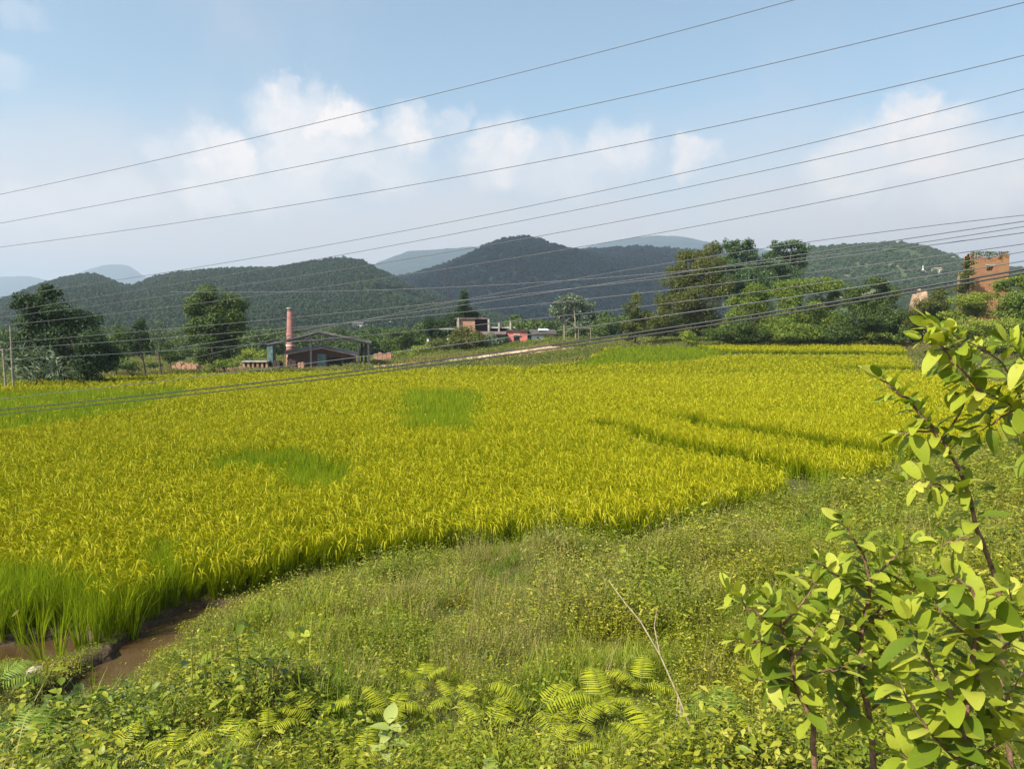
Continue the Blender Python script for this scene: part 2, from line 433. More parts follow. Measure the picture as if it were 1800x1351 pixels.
def hsample(h, u, Y):
    iu = np.interp(u, h['u'], np.arange(len(h['u']))); iy = np.interp(Y, h['Y'], np.arange(len(h['Y'])))
    a = np.clip(iu.astype(int), 0, len(h['u'])-2); b = np.clip(iy.astype(int), 0, len(h['Y'])-2); fa = iu-a; fb = iy-b; Z = h['Z']
    return (Z[a, b]*(1-fa)+Z[a+1, b]*fa)*(1-fb)+(Z[a, b+1]*(1-fa)+Z[a+1, b+1]*fa)*fb
HM = hillmat('forest_floor', [(.010, .020, .010), (.018, .032, .014), (.028, .044, .018)], .05, 4)
HM2 = hillmat('forest_floor_shaded', [(.008, .016, .014), (.012, .024, .020), (.018, .034, .026)], .05, 4)  # cloud shade on the middle ridge is put into this darker colour
HM3 = hillmat('far_slopes', [(.012, .024, .022), (.022, .038, .034), (.04, .06, .05)], .012, 12)
HM4 = hillmat('scrub_slopes', [(.04, .06, .025), (.06, .085, .032), (.10, .115, .05)], .05, 3, patch=(.30, .22, .13), patch_sc=.022)
h_left = hill('hills', [(-500,560),(-200,548),(0,527),(60,505),(110,488),(150,482),(175,481),(200,490),(230,505),(270,488),(330,475),(400,470),(480,470),(540,461),(600,456),(640,462),(690,487),(730,505),(800,530),(900,556),(1000,575)],
              900, 430, 1250, HM, rough=1.7, seed=3, treeh=6)
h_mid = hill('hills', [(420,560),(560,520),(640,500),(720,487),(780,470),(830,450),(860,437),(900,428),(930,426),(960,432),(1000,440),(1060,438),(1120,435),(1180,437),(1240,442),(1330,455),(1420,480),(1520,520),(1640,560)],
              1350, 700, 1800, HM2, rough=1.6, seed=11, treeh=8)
h_right = hill('hills', [(1280,560),(1340,480),(1390,445),(1430,438),(1480,433),(1560,430),(1600,432),(1660,448),(1700,460),(1760,472),(1850,478),(2000,500),(2300,560)],
               1000, 480, 1400, HM4, seed=21, treeh=3)
hill('hills', [(560,560),(620,500),(665,464),(720,446),(770,443),(830,437),(880,440),(960,470),(1050,520)], 3900, 2300, 5200, HM3, seed=31, rn=900)
hill('hills', [(900,520),(1000,444),(1080,426),(1150,417),(1200,420),(1270,432),(1340,442),(1440,455),(1600,500)], 4500, 2800, 5800, HM3, seed=41, rn=900)
hill('hills', [(-600,520),(-200,500),(0,488),(60,487),(110,498),(150,478),(190,466),(230,468),(262,490),(330,520),(420,560)], 6300, 4600, 7200, HM3, seed=51, rn=1200)

# ------------------------------------------------------------------ scattering (one object each: nobody could count these)
def scatter(name, pts, rot, scl, vi, protos, label, cat):
    me = bpy.data.meshes.new(name); me.vertices.add(len(pts)); me.vertices.foreach_set('co', np.asarray(pts, np.float32).ravel())
    for nm, ty, arr, key in (('rot', 'FLOAT_VECTOR', rot, 'vector'), ('scl', 'FLOAT_VECTOR', scl, 'vector'), ('vi', 'INT', vi, 'value')):
        at = me.attributes.new(nm, ty, 'POINT'); at.data.foreach_set(key, np.ascontiguousarray(arr, np.int32 if ty == 'INT' else np.float32).ravel())
    me.update()
    o = bpy.data.objects.new(name, me); COL.objects.link(o)
    pc = bpy.data.collections.new(name+'_kinds')
    for p in protos: pc.objects.link(p)
    ng = bpy.data.node_groups.new(name+'_scatter', 'GeometryNodeTree')
    ng.interface.new_socket('Geometry', in_out='INPUT', socket_type='NodeSocketGeometry')
    ng.interface.new_socket('Geometry', in_out='OUTPUT', socket_type='NodeSocketGeometry')
    N = ng.nodes; L = ng.links
    gi = N.new('NodeGroupInput'); go = N.new('NodeGroupOutput'); ip = N.new('GeometryNodeInstanceOnPoints')
    ci = N.new('GeometryNodeCollectionInfo'); ci.inputs['Collection'].default_value = pc
    ci.inputs['Separate Children'].default_value = True; ci.inputs['Reset Children'].default_value = True
    def na_(nm, ty):
        q = N.new('GeometryNodeInputNamedAttribute'); q.data_type = ty; q.inputs['Name'].default_value = nm; return q.outputs['Attribute']
    e2r = N.new('FunctionNodeEulerToRotation'); L.new(na_('rot', 'FLOAT_VECTOR'), e2r.inputs[0])
    L.new(gi.outputs[0], ip.inputs['Points']); L.new(ci.outputs[0], ip.inputs['Instance']); ip.inputs['Pick Instance'].default_value = True
    L.new(na_('vi', 'INT'), ip.inputs['Instance Index']); L.new(e2r.outputs[0], ip.inputs['Rotation']); L.new(na_('scl', 'FLOAT_VECTOR'), ip.inputs['Scale'])
    L.new(ip.outputs[0], go.inputs[0])
    md = o.modifiers.new('scatter', 'NODES'); md.node_group = ng
    return tag(o, label, cat, kind='stuff')
def unit(v): return v/(np.linalg.norm(v, axis=-1, keepdims=True)+1e-9)
def sphere_pts(n, r):
    v = unit(r.normal(size=(n, 3))); return v
def leafquads(c, nrm, ln, wd, r, axis=None):
    """diamond-ish leaves: centres, normals"""
    n = len(c); rnd = r.normal(size=(n, 3)) if axis is None else axis
    a = unit(rnd-(rnd*nrm).sum(-1, keepdims=True)*nrm); b = np.cross(nrm, a)
    ln = np.broadcast_to(ln, (n,))[:, None]; wd = np.broadcast_to(wd, (n,))[:, None]
    return np.stack([c-a*ln*.5, c+b*wd*.5-a*ln*.05, c+a*ln*.5, c-b*wd*.5-a*ln*.05], 1)

# forest on the slopes
FC = [(.013, .027, .012), (.022, .042, .016), (.036, .060, .02)]
FM = leafmat('slope_foliage', FC, .15, .7, .1, inst=True, patch=(.04, .065, .02), psc=.006)
FM2 = leafmat('slope_foliage_shaded', [(.004, .011, .016), (.007, .018, .024), (.012, .027, .031)], .1, .8, .02, inst=True)  # cloud shade and haze blue painted into the leaf colours
FM4 = leafmat('scrub_foliage', [(.035, .060, .024), (.055, .085, .032), (.085, .115, .045)], .2, .7, .1, inst=True)
def crownproto(mat, i, r0=4.5, n=110, lf=.42):
    r = np.random.default_rng(100+i); mb = MB()
    cc = sphere_pts(9, r)*r0*.5*np.array([1, 1, .8]); k = r.integers(0, 9, n); d = sphere_pts(n, r)
    d[:, 2] = np.abs(d[:, 2])*.9-.25
    c = cc[k]+d*r0*.55
    c[:, 2] += r0*.9
    mb.quads(leafquads(c, unit(d+.5*r.normal(size=(n, 3))), r0*lf, r0*lf*.8, r)); return mb.build('tree_crown', mat, link_it=False)
def forest(name, h, n, mat, umin, umax, smin, smax, label, tmin=0, seed=1):
    r = np.random.default_rng(seed); u = r.uniform(umin, umax, n); t = r.uniform(tmin, 1.04, n)
    Y = h['Y'][0]+(h['D']-h['Y'][0])*t; x = (u-900)/F*Y; z = hsample(h, u, Y)
    dens = fbm(x/70, Y/70, seed, 3); k = dens > (.26 if mat is not FM4 else .36); u, Y, x, z = u[k], Y[k], x[k], z[k]; n = len(u)
    s = r.uniform(smin, smax, n)
    protos = [crownproto(mat, i+seed*10) for i in range(4)]
    scatter(name, np.stack([x, Y, z-1], -1), np.stack([0*x, 0*x, r.uniform(0, 6.28, n)], -1), np.stack([s, s, s*r.uniform(.8, 1.3, n)], -1), r.integers(0, 4, n), protos, label, 'forest')
forest('forest', h_left, 34000, FM, -120, 1000, .35, .85, 'green forest covering the long low ridge behind the chimney and left trees', seed=3)
forest('forest', h_mid, 24000, FM2, 420, 1640, .55, 1.15, 'forest coloured dark blue-green for cloud shade, covering the tallest ridge in the middle distance', seed=5)
forest('forest', h_right, 9000, FM4, 1330, 2000, .3, .75, 'scattered pale green scrub on the hill behind the brick ruin', seed=8)

# ------------------------------------------------------------------ rice
m, nt, o = newmat('rice_leaf')
t_ = nt.nodes.new('ShaderNodeTexCoord'); sp = nt.nodes.new('ShaderNodeSeparateXYZ'); nt.links.new(t_.outputs['Object'], sp.inputs[0])
hgt = nmath(nt, 'MULTIPLY', sp.outputs[2], 1.25, clamp=True)
oi = nt.nodes.new('ShaderNodeObjectInfo'); gm = nt.nodes.new('ShaderNodeNewGeometry')
rnd = nmath(nt, 'FRACT', nmath(nt, 'ADD', oi.outputs['Random'], gm.outputs['Random Per Island']))
big = nnoise(nt, .11, 4)
gp = nt.nodes.new('ShaderNodeNewGeometry'); sq = nt.nodes.new('ShaderNodeSeparateXYZ'); nt.links.new(gp.outputs['Position'], sq.inputs[0])
big = nmath(nt, 'ADD', big, nmath(nt, 'MULTIPLY', nmath(nt, 'MULTIPLY_ADD', sq.outputs[0], -.04, .15, clamp=True), .26))
big = nmath(nt, 'ADD', big, nmath(nt, 'MULTIPLY', nmath(nt, 'MULTIPLY_ADD', sq.outputs[1], -.05, 1.6, clamp=True), .14))
gold = ramp(nt, rnd, [(0, (.16, .20, .002)), (.5, (.33, .345, .002)), (.9, (.47, .44, .004)), (1, (.42, .33, .04))])
green = ramp(nt, rnd, [(0, (.12, .18, .004)), (1, (.23, .29, .004))])
top = nmix(nt, nmath(nt, 'MULTIPLY_ADD', big, 3.2, -1.45, clamp=True), gold, nmix(nt, .55, gold, green))
cc = nmix(nt, nmath(nt, 'MULTIPLY_ADD', hgt, 1.9, -.55, clamp=True), green, top)
surf(nt, o, cc, .6, .08, .42, nmix(nt, 1.0, cc, (1.25, 1.2, .3), 'MULTIPLY'))
RICE = m
m, nt, o = newmat('rice_leaf_young')
gm = nt.nodes.new('ShaderNodeNewGeometry'); oi = nt.nodes.new('ShaderNodeObjectInfo')
rnd = nmath(nt, 'FRACT', nmath(nt, 'ADD', oi.outputs['Random'], gm.outputs['Random Per Island']))
cc = ramp(nt, rnd, [(0, (.12, .19, .006)), (.6, (.21, .28, .008)), (1, (.33, .37, .014))])
surf(nt, o, cc, .6, .1, .42, nmix(nt, 1.0, cc, (1.2, 1.2, .4), 'MULTIPLY'))
RICEG = m
PAN = leafmat('rice_ear', [(.27, .28, .003), (.39, .375, .005), (.52, .47, .02)], .25, .6, .2, inst=True)
def ricetuft(i, nb, width, mat, ears, seg=4, h0=.62, h1=.84, spread=.12):
    r = np.random.default_rng(500+i); mb = MB()
    a = r.uniform(0, 6.28, nb); rb = r.uniform(0, .05, nb); h = r.uniform(h0, h1, nb); lean = r.uniform(.02, spread, nb); arc = r.uniform(.02, .22, nb)
    t = np.linspace(0, 1, seg+1)[None]
    dx, dy = np.cos(a), np.sin(a)
    q = rb[:, None]+lean[:, None]*t+arc[:, None]*t**3
    z = h[:, None]*(t-.16*(arc[:, None]/.22)*t**4)
    C = np.stack([dx[:, None]*q, dy[:, None]*q, z], -1)
    fa = a+r.normal(size=nb)*1.0+1.57
    wv = np.stack([np.cos(fa), np.sin(fa), 0*fa], -1)[:, None]*(width*(1-t**2*.92)[..., None]*.5)
    mb.strips(C-wv, C+wv, 0)
    if ears:
        a = r.uniform(0, 6.28, ears); h = r.uniform(h0*.95, h1*.97, ears); dx, dy = np.cos(a), np.sin(a)
        t = np.linspace(0, 1, 4)[None]; st = r.uniform(.03, .1, ears)[:, None]
        q = st+.13*t; z = h[:, None]+.03*np.sin(t*3.14)-.13*t**1.8
        C = np.stack([dx[:, None]*q, dy[:, None]*q, z], -1)
        w = np.array([.35, 1, .9, .3])[None, :, None]*max(.016, width*1.1)*.5
        wv = np.stack([-dy, dx, 0*dx+.3], -1)[:, None]*w; mb.strips(C-wv, C+wv, 1)
        wv = np.stack([0*dx, 0*dx, 0*dx+1], -1)[:, None]*w; mb.strips(C-wv, C+wv, 1)
    return mb.build('rice_hill', [mat, PAN], link_it=False)
# fields in plan
FIELD = [tuple(e) for e in EDGE[:-2]] + [(38, 50), (44, 84), (56, 112), (16.5, 113), (13, 108), (9.5, 97), (7.3, 92), (2, 88.5), (-14, 88), (-22, 86), (-32, 82), (-38, 74), (-41, 61), (-50, 56), (-70, 50), (-16, 8.6)]
def pxpoly(l, zo=.75): return [tuple(G(u, v, zo)[:2]) for u, v in l]
YG = {
 'strip': pxpoly([(-80,690),(0,686),(150,680),(322,677),(332,692),(210,720),(60,745),(-80,762)]),
 'square': pxpoly([(708,684),(845,682),(838,745),(712,749)]),
 'patch': pxpoly([(365,800),(470,780),(560,792),(625,820),(575,842),(535,866),(480,845),(450,812),(375,810)]),
 'upper': [(6.4, 89), (9.6, 97), (13, 107), (16.5, 113), (27, 113), (29, 101), (20, 92)],
 'near': pxpoly([(-120,1015),(60,1010),(165,1050),(232,1090),(235,1118),(120,1170),(-120,1190)], .4),
 'edge': pxpoly([(610,985),(700,965),(860,952),(900,985),(840,1000),(620,1025)], .5),
 'clump': pxpoly([(262,975),(325,968),(335,1020),(270,1040)], .4),
 'clump2': pxpoly([(190,1075),(262,1045),(265,1095),(200,1140)], .3),
}
r = np.random.default_rng(11)
allp = []
for (d0, d1, s, lod) in ((7.5, 20, .165, 0), (20, 36, .22, 1), (36, 62, .33, 2), (62, 135, .46, 3)):
    xs = np.arange(-d1*.76-4, d1*.76+4, s); ys = np.arange(6, d1+1, s); X, Y = np.meshgrid(xs, ys)
    X = X+r.uniform(-.4, .4, X.shape)*s; Y = Y+r.uniform(-.4, .4, Y.shape)*s
    x = X.ravel(); y = Y.ravel(); D = np.hypot(x, y); k = (D >= d0) & (D < d1) & (np.abs(x) < .74*y+3.5); x, y = x[k], y[k]
    k = inpoly(x, y, FIELD); x, y = x[k], y[k]
    keep = np.ones(len(x), bool); lowm = np.ones(len(x))
    for L, w in ((L1, .48), (L2, .42), (L3, .5), (L4, .45), (L5, .30)):
        d, sgn, t = pldist(x, y, L); w2 = w*(.75+.6*vn(x*1.3, y*1.3, 77)); keep &= d > w2*(1.0 if w > .25 else .9)
    for pts, w in ((DITCH, .38), (DITCH2, .55), (POOL, .40)):
        d, _, _ = pldist(x, y, pts); keep &= d > w*(.8+.5*vn(x*2, y*2, 5))
    gap = fbm(x*.5, y*.5, 31, 3); keep &= ~((gap < .26) & (r.uniform(size=len(x)) < .55))
    gcode = np.zeros(len(x), int)
    for gi_, (nm, poly) in enumerate(YG.items()):
        ja = .5 if nm in ('near', 'edge', 'clump', 'clump2') else 1.0
        jx = x+(fbm(x*.8, y*.8, 3, 3)-.5)*2*ja+r.normal(0, .14*ja, len(x)); jy = y+(fbm(x*.8, y*.8, 4, 3)-.5)*2.4*ja+r.normal(0, .2*ja, len(x))
        gcode[inpoly(jx, jy, poly)] = gi_+1
    gcode[(r.uniform(size=len(x)) < .06) & (gcode > 0) & (gcode < 3)] = 0
    gcode[(r.uniform(size=len(x)) < .05) & (gcode == 0) & (y < 40)] = 8
    # ragged thin margin at the near edge, stray green hills through the gold
    x, y, gcode = x[keep], y[keep], gcode[keep]
    z = H(x, y); allp.append((x, y, z, gcode, lod))
protos_gold = [[ricetuft(i, 36, .0085, RICE, 9, 4) for i in range(6)], [ricetuft(10+i, 24, .014, RICE, 8, 3) for i in range(5)],
               [ricetuft(20+i, 18, .026, RICE, 6, 2) for i in range(4)], [ricetuft(30+i, 16, .045, RICE, 5, 2, spread=.2) for i in range(3)]]
protos_green = [[ricetuft(40+i, 30, .011, RICEG, 0, 4, .55, .95, .16) for i in range(5)], [ricetuft(50+i, 20, .018, RICEG, 0, 3, .6, .9) for i in range(3)],
                [ricetuft(60+i, 15, .034, RICEG, 0, 2, .6, .9) for i in range(3)], [ricetuft(70+i, 12, .06, RICEG, 0, 2, .6, .9, spread=.2) for i in range(3)]]
def rice_obj(name, sel, protos, label, hs=1.0):
    pts = []; vi = []; base = 0; pl = []
    for (x, y, z, g, lod) in allp:
        k = np.isin(g, sel)
        if k.any():
            pts.append(np.stack([x[k], y[k], z[k]], -1)); vi.append(base+r.integers(0, len(protos[lod]), k.sum()))
        if k.any(): pl += protos[lod]; base += len(protos[lod])
    if not pts: print('EMPTY', name); return
    pts = np.concatenate(pts); vi = np.concatenate(vi); n = len(pts)
    # name order decides the pick order inside a collection
    pl2 = []
    for i_, p in enumerate(pl):
        q = p.copy() if p.users_collection else p; q.name = 'rice_hill_%03d' % 0; pl2.append(q)
    for i_, q in enumerate(pl2): q.name = 'rice_hill.%03d' % (rice_obj.c+i_)
    rice_obj.c += len(pl2)
    hv = r.uniform(.82, 1.12, n)*hs*(.84+.30*fbm(pts[:, 0]*.35, pts[:, 1]*.35, 8, 3))
    lx = (fbm(pts[:, 0]*.25, pts[:, 1]*.25, 81, 3)-.5)*.9; ly = (fbm(pts[:, 0]*.25, pts[:, 1]*.25, 82, 3)-.5)*.9
    scatter(name, pts, np.stack([lx+r.normal(0, .10, n), ly+r.normal(0, .10, n), r.uniform(0, 6.28, n)], -1), np.stack([hs*r.uniform(.9, 1.2, n)]*2+[hv], -1), vi, pl2, label, 'rice')
rice_obj.c = 100
rice_obj('rice_field', [0], protos_gold, 'ripening golden-green rice filling the broad field up to the far village')
rice_obj('young_rice', [1], protos_green, 'bright green rice in the long strip at the left edge', 1.0)
rice_obj('young_rice', [2], protos_green, 'bright green square of rice in the middle of the golden field', 1.08)
rice_obj('young_rice', [3], protos_green, 'dark green irregular patch of rice left of centre in the field', .95)
rice_obj('young_rice', [4], protos_green, 'vivid green rice on the rising plot below the dark trees', .8)
rice_obj('young_rice', [5, 8], protos_green, 'tall green rice standing over the muddy water at lower left', 1.0)
rice_obj('young_rice', [6, 7], protos_green, 'green rice along the front edge of the field above the weedy bank', .95)

# ------------------------------------------------------------------ weeds of the bank
FERNS = [(945,1262,0,1.0,.3,'large arching yellow-green fern low in the middle, right of the broad-leaved pale plant'),
          (855,1288,1,1.0,2.0,'smaller fern just left of the large arching fern'),
          (1010,1290,2,.9,1.1,'low spreading fern just right of the large arching fern'),
          (1125,1215,1,1.0,4.0,'feathery fern left of the dry forked stalk'),
          (1160,1330,0,.9,2.4,'bright fern at the bottom edge under the dry forked stalk'),
          (975,1345,2,1.1,.2,'fern cut by the bottom edge below the large arching fern'),
          (690,1262,2,1.0,3.3,'fern arching over the top of the broad-leaved pale plant'),
          (540,1180,1,.7,.9,'small sunlit fern alone on the left part of the green slope'),
          (395,1325,2,1.1,5.0,'bright bushy fern right of the small muddy puddle'),
          (470,1300,1,.8,1.4,'small fern between the puddle fern and the broad-leaved pale plant'),
          (745,1205,1,.75,2.7,'small fern above and right of the broad-leaved pale plant'),
          (1270,1270,3,.8,.7,'green fern at the left foot of the broad-leaved near shrub'),
          (1340,1315,2,.9,2.9,'bright fern behind the thin brown trunk of the near shrub'),
          (30,1330,3,1.1,1.0,'long drooping fern in the bottom left corner'),
          (-10,1215,3,1.25,.2,'tall upright fern at the left edge beside the muddy water'),
          (205,1335,1,.9,3.9,'fern at the bottom left among dark broad leaves'),
          (1235,1345,0,.8,.5,'fern at the bottom edge right of the dry forked stalk'),
          (640,1345,2,.8,2.2,'fern at the bottom edge left of the broad-leaved pale plant')]
FERNS += [(800, 1240, 1, .8, 1.9, 'fern above the gap between the pale broad-leaved plant and the large arching fern'), (1060, 1250, 0, .8, 5.2, 'fern between the large arching fern and the feathery fern by the dry stalk'), (560, 1275, 0, .85, 3.0, 'arching fern left of the pale broad-leaved plant, above the bottom edge'), (300, 1345, 2, 1.0, .9, 'bright fern at the bottom edge below the small muddy puddle')]
PLANTS = [(678, 1345), (860, 1395), (1035, 1400)]
FERNXY = [tuple(G(f[0], f[1], .1)[:2]) for f in FERNS+PLANTS]
def blades(mb, n, r, rad, h0, h1, w, lean, mat=0, seg=3):
    a = r.uniform(0, 6.28, n); rr = rad*np.sqrt(r.uniform(0, 1, n)); th = r.uniform(0, 6.28, n); h = r.uniform(h0, h1, n)
    t = np.linspace(0, 1, seg+1)[None]; q = lean*r.uniform(.2, 1, n)[:, None]*t**1.8; dx, dy = np.cos(a)[:, None], np.sin(a)[:, None]
    C = np.stack([(rr*np.cos(th))[:, None]+dx*q, (rr*np.sin(th))[:, None]+dy*q, h[:, None]*(t-.2*t**3)], -1)
    wv = np.stack([-dy+0*t, dx+0*t, 0*(dx+t)], -1)*(w*(1-t**2*.9)[..., None]*.5); mb.strips(C-wv, C+wv, mat)
def leafgrid(base, d, nrm, L, Wd, K=5, fold=.35, curl=.25, shape=.85, wp=.75):
    """real leaves: N leaves of K x 3 vertices, folded on the midrib and curled"""
    n = len(base); d = unit(d); nrm = unit(nrm-(nrm*d).sum(-1, keepdims=True)*d); b = np.cross(nrm, d)
    t = np.linspace(0, 1, K)[None, :, None]; w = np.sin(math.pi*np.clip(t, .015, .985)**shape)**wp
    L = np.broadcast_to(L, (n,))[:, None, None]; Wd = np.broadcast_to(Wd, (n,))[:, None, None]; curl = np.broadcast_to(curl, (n,))[:, None, None]
    C = base[:, None]+d[:, None]*L*(t-.08*curl*t**2)-nrm[:, None]*L*curl*t**2
    sid = b[:, None]*Wd*w*.5; upv = nrm[:, None]*Wd*w*.5*fold
    V = np.stack([C-sid+upv, C, C+sid+upv], 2).reshape(-1, 3)
    k = np.arange(K-1); q = []
    for s_ in (0, 1): q.append(np.stack([k*3+s_, k*3+s_+1, (k+1)*3+s_+1, (k+1)*3+s_], -1))
    q = np.concatenate(q); f = (np.arange(n)*K*3)[:, None, None]+q[None]
    return V, f.reshape(-1, 4)
WLM = leafmat('weed_leaf', [(.04, .055, .005), (.15, .165, .008), (.31, .30, .018), (.50, .46, .08)], .32, .5, .15, inst=True, patch=(.16, .22, .02), psc=.8)
WGM = leafmat('weed_grass', [(.14, .20, .010), (.25, .29, .018), (.38, .38, .06)], .35, .5, .15, inst=True, patch=(.12, .23, .015), psc=.5)
WBM = leafmat('weed_broadleaf', [(.035, .065, .008), (.08, .12, .012), (.19, .24, .018), (.36, .38, .04)], .3, .45, .25, inst=True)
WDM = leafmat('weed_dry', [(.18, .17, .04), (.28, .25, .07), (.36, .30, .11), (.24, .27, .05)], .3, .7, .2, inst=True)
def weedproto(kind, i):
    r = np.random.default_rng(900+i*7+len(kind)); mb = MB()
    if kind in ('leafy', 'broad'):
        n, L, R0, hh = (90, .022, .13, .15) if kind == 'leafy' else (48, .040, .17, .28)
        th = r.uniform(0, 6.28, n); q = R0*np.sqrt(r.uniform(0, 1, n)); zz = r.uniform(.15, 1, n)*hh*(1-.45*(q/R0)**2)
        base = np.stack([q*np.cos(th), q*np.sin(th), zz], -1); a = r.uniform(0, 6.28, n)
        d = np.stack([np.cos(a), np.sin(a), r.uniform(-.25, .5, n)], -1); nr_ = np.stack([r.normal(0, .45, n), r.normal(0, .45, n), np.ones(n)], -1)
        l = L*r.uniform(.6, 1.3, n); V, f = leafgrid(base, d, nr_, l, l*(.5 if kind == 'leafy' else .55), 3 if kind == 'leafy' else 5, .3, .3)
        mb.add(V, f, 0); blades(mb, 10, r, R0, hh*.6, hh*1.25, .004, .08, 0, 2)
        return mb.build('weed_tuft', WLM if kind == 'leafy' else WBM, link_it=False)
    if kind == 'bushy':
        ns = 16; th = r.uniform(0, 6.28, ns); q = .20*np.sqrt(r.uniform(0, 1, ns)); hh = r.uniform(.14, .36, ns); B = []; D = []
        for a_, q_, h_ in zip(th, q, hh):
            m_ = 13; t_s = np.linspace(.25, 1, m_); px_ = np.cos(a_)*(q_*.5+q_*.9*t_s); py_ = np.sin(a_)*(q_*.5+q_*.9*t_s); B.append(np.stack([px_, py_, h_*t_s], -1)); ga = np.arange(m_)*2.4+r.uniform(0, 6)
            D.append(np.stack([np.cos(ga), np.sin(ga), r.uniform(-.1, .6, m_)], -1))
        B = np.concatenate(B); D = np.concatenate(D); n = len(B); l = .030*r.uniform(.5, 1.3, n)
        V, f = leafgrid(B, D, np.stack([r.normal(0, .4, n), r.normal(0, .4, n), np.ones(n)], -1), l, l*.45, 3, .3, .3); mb.add(V, f, 0); blades(mb, 12, r, .15, .2, .36, .004, .06, 0, 2)
        return mb.build('weed_tuft', WLM, link_it=False)
    if kind == 'grass':
        blades(mb, 46, r, .10, .10, .30, .0055, .14); return mb.build('weed_tuft', WGM, link_it=False)
    if kind == 'dry':
        blades(mb, 34, r, .10, .15, .42, .004, .16); n = 26
        c = np.stack([r.normal(0, .09, n), r.normal(0, .09, n), r.uniform(.2, .42, n)], -1)
        mb.quads(leafquads(c, unit(r.normal(size=(n, 3))), .018, .008, r)); return mb.build('weed_tuft', WDM, link_it=False)
KI = ['leafy']*4+['broad']*3+['grass']*3+['dry']*3+['bushy']*4
wprotos = [weedproto(k, i) for i, k in enumerate(KI)]
for i, p in enumerate(wprotos): p.name = 'weed_tuft.%03d' % (100+i)
xs_, ys_, vs_, sc_ = [], [], [], []
for (d0, d1, s) in ((1.2, 8.6, .078), (8.6, 14, .10), (14, 24, .15), (24, 40, .26)):
    X, Y = np.meshgrid(np.arange(-d1*.74-3, d1*.74+3, s), np.arange(.8, d1+s, s)); x = (X+r.uniform(-.5, .5, X.shape)*s).ravel(); y = (Y+r.uniform(-.5, .5, Y.shape)*s).ravel()
    D = np.hypot(x, y); sdist = np.interp(x, EX, EY)-y+(vn(x*1.2, y*1.2, 12)-.5)*.6
    k = (D >= d0) & (D < d1) & ((sdist > -.05) | ((x < -3.4) & (y < 13) & (sdist > -1.1))) & (np.abs(x) < .74*y+3.0); x, y, sdist = x[k], y[k], sdist[k]
    k = np.ones(len(x), bool)
    if d1 < 15:
        for pts, w in ((DITCH, .36), (POOL, .44), (DITCH2, .46)):
            d, _, _ = pldist(x, y, pts); k &= d > w*(.8+.5*vn(x*2.5, y*2.5, 6))
        k &= np.hypot(x-PUD[0], (y-PUD[1]+.12)*.8) > .33
    x, y, sdist = x[k], y[k], sdist[k]; n = len(x); q = r.uniform(size=n)
    nb = fbm(x*.45, y*.45, 61, 3); ng_ = fbm(x*.5+9, y*.5, 62, 3)
    mound = np.exp(-(((x-.7)/2.2)**2+((y-12.4)/2.0)**2))+.6*np.exp(-(((x-1.2)/1.6)**2+((y-9.2)/1.2)**2))
    pbroad = .03+1.6*ss(-x, 2.0, 3.0)*ss(-y, -7.6, -6.8)+.75*ss(-y, -7.0, -5.6)*ss(nb, .40, .55)+.7*ss(-x, 1.2, 2.2)*ss(-y, -7.2, -6.4)+.35*ss(x, 2.5, 5)*ss(nb, .45, .6)
    pbush = .04+.85*ss(fbm(x*.8+4, y*.8, 64, 3), .46, .56); pgrass = .22+.9*ss(ng_, .50, .60)+.4*ss(-sdist, -1.0, 0); pdry = .10+.8*mound+.35*ss(nb, .55, .7)
    kind = np.where(q < .33, 0, 0); tot = pbroad+pgrass+pdry+.45+pbush; q = q*tot
    kind = np.where(q < pbroad, 1, np.where(q < pbroad+pgrass, 2, np.where(q < pbroad+pgrass+pdry, 3, 0)))
    kind = np.where(q > pbroad+pgrass+pdry+.45, 4, kind)
    vi = np.where(kind == 4, 13+r.integers(0, 4, n), np.where(kind == 0, r.integers(0, 4, n), np.where(kind == 1, 4+r.integers(0, 3, n), np.where(kind == 2, 7+r.integers(0, 3, n), 10+r.integers(0, 3, n)))))
    sc = r.uniform(.6, 1.3, n)*(.15+1.7*fbm(x*1.4, y*1.4, 70, 3)+.05*ss(-y, -7.5, -5.5))*np.where(r.uniform(size=n) < .04, 1.5, 1)*(.55+.45*ss(sdist, 0, 1.4))*(1.0 if d1 < 10 else 1.15 if d1 < 15 else 1.5)
    dd_ = np.minimum(np.minimum(pldist(x, y, DITCH)[0], pldist(x, y, DITCH2)[0]), pldist(x, y, POOL)[0]); sc = sc*(.75+.25*ss(dd_, .5, 1.9)); sc = np.where((sdist < .3) & (x < -3.4), np.maximum(sc, .6), sc)
    vi = np.where((dd_ < 1.1) & (vi >= 7), vi % 4, vi)
    for fx_, fy_ in FERNXY: sc = sc*(.45+.55*ss(np.hypot(x-fx_, y-fy_), .12, .42))
    xs_.append(x); ys_.append(y); vs_.append(vi); sc_.append(sc)
x = np.concatenate(xs_); y = np.concatenate(ys_); vi = np.concatenate(vs_); sc = np.concatenate(sc_); n = len(x)
scatter('bank_weeds', np.stack([x, y, H(x, y)-.02], -1), np.stack([r.normal(0, .2, n), r.normal(0, .2, n), r.uniform(0, 6.28, n)], -1),
        np.stack([sc]*3, -1), vi, wprotos, 'tangled creeping weeds and grass covering the near bank', 'weeds')
print('weeds', n)
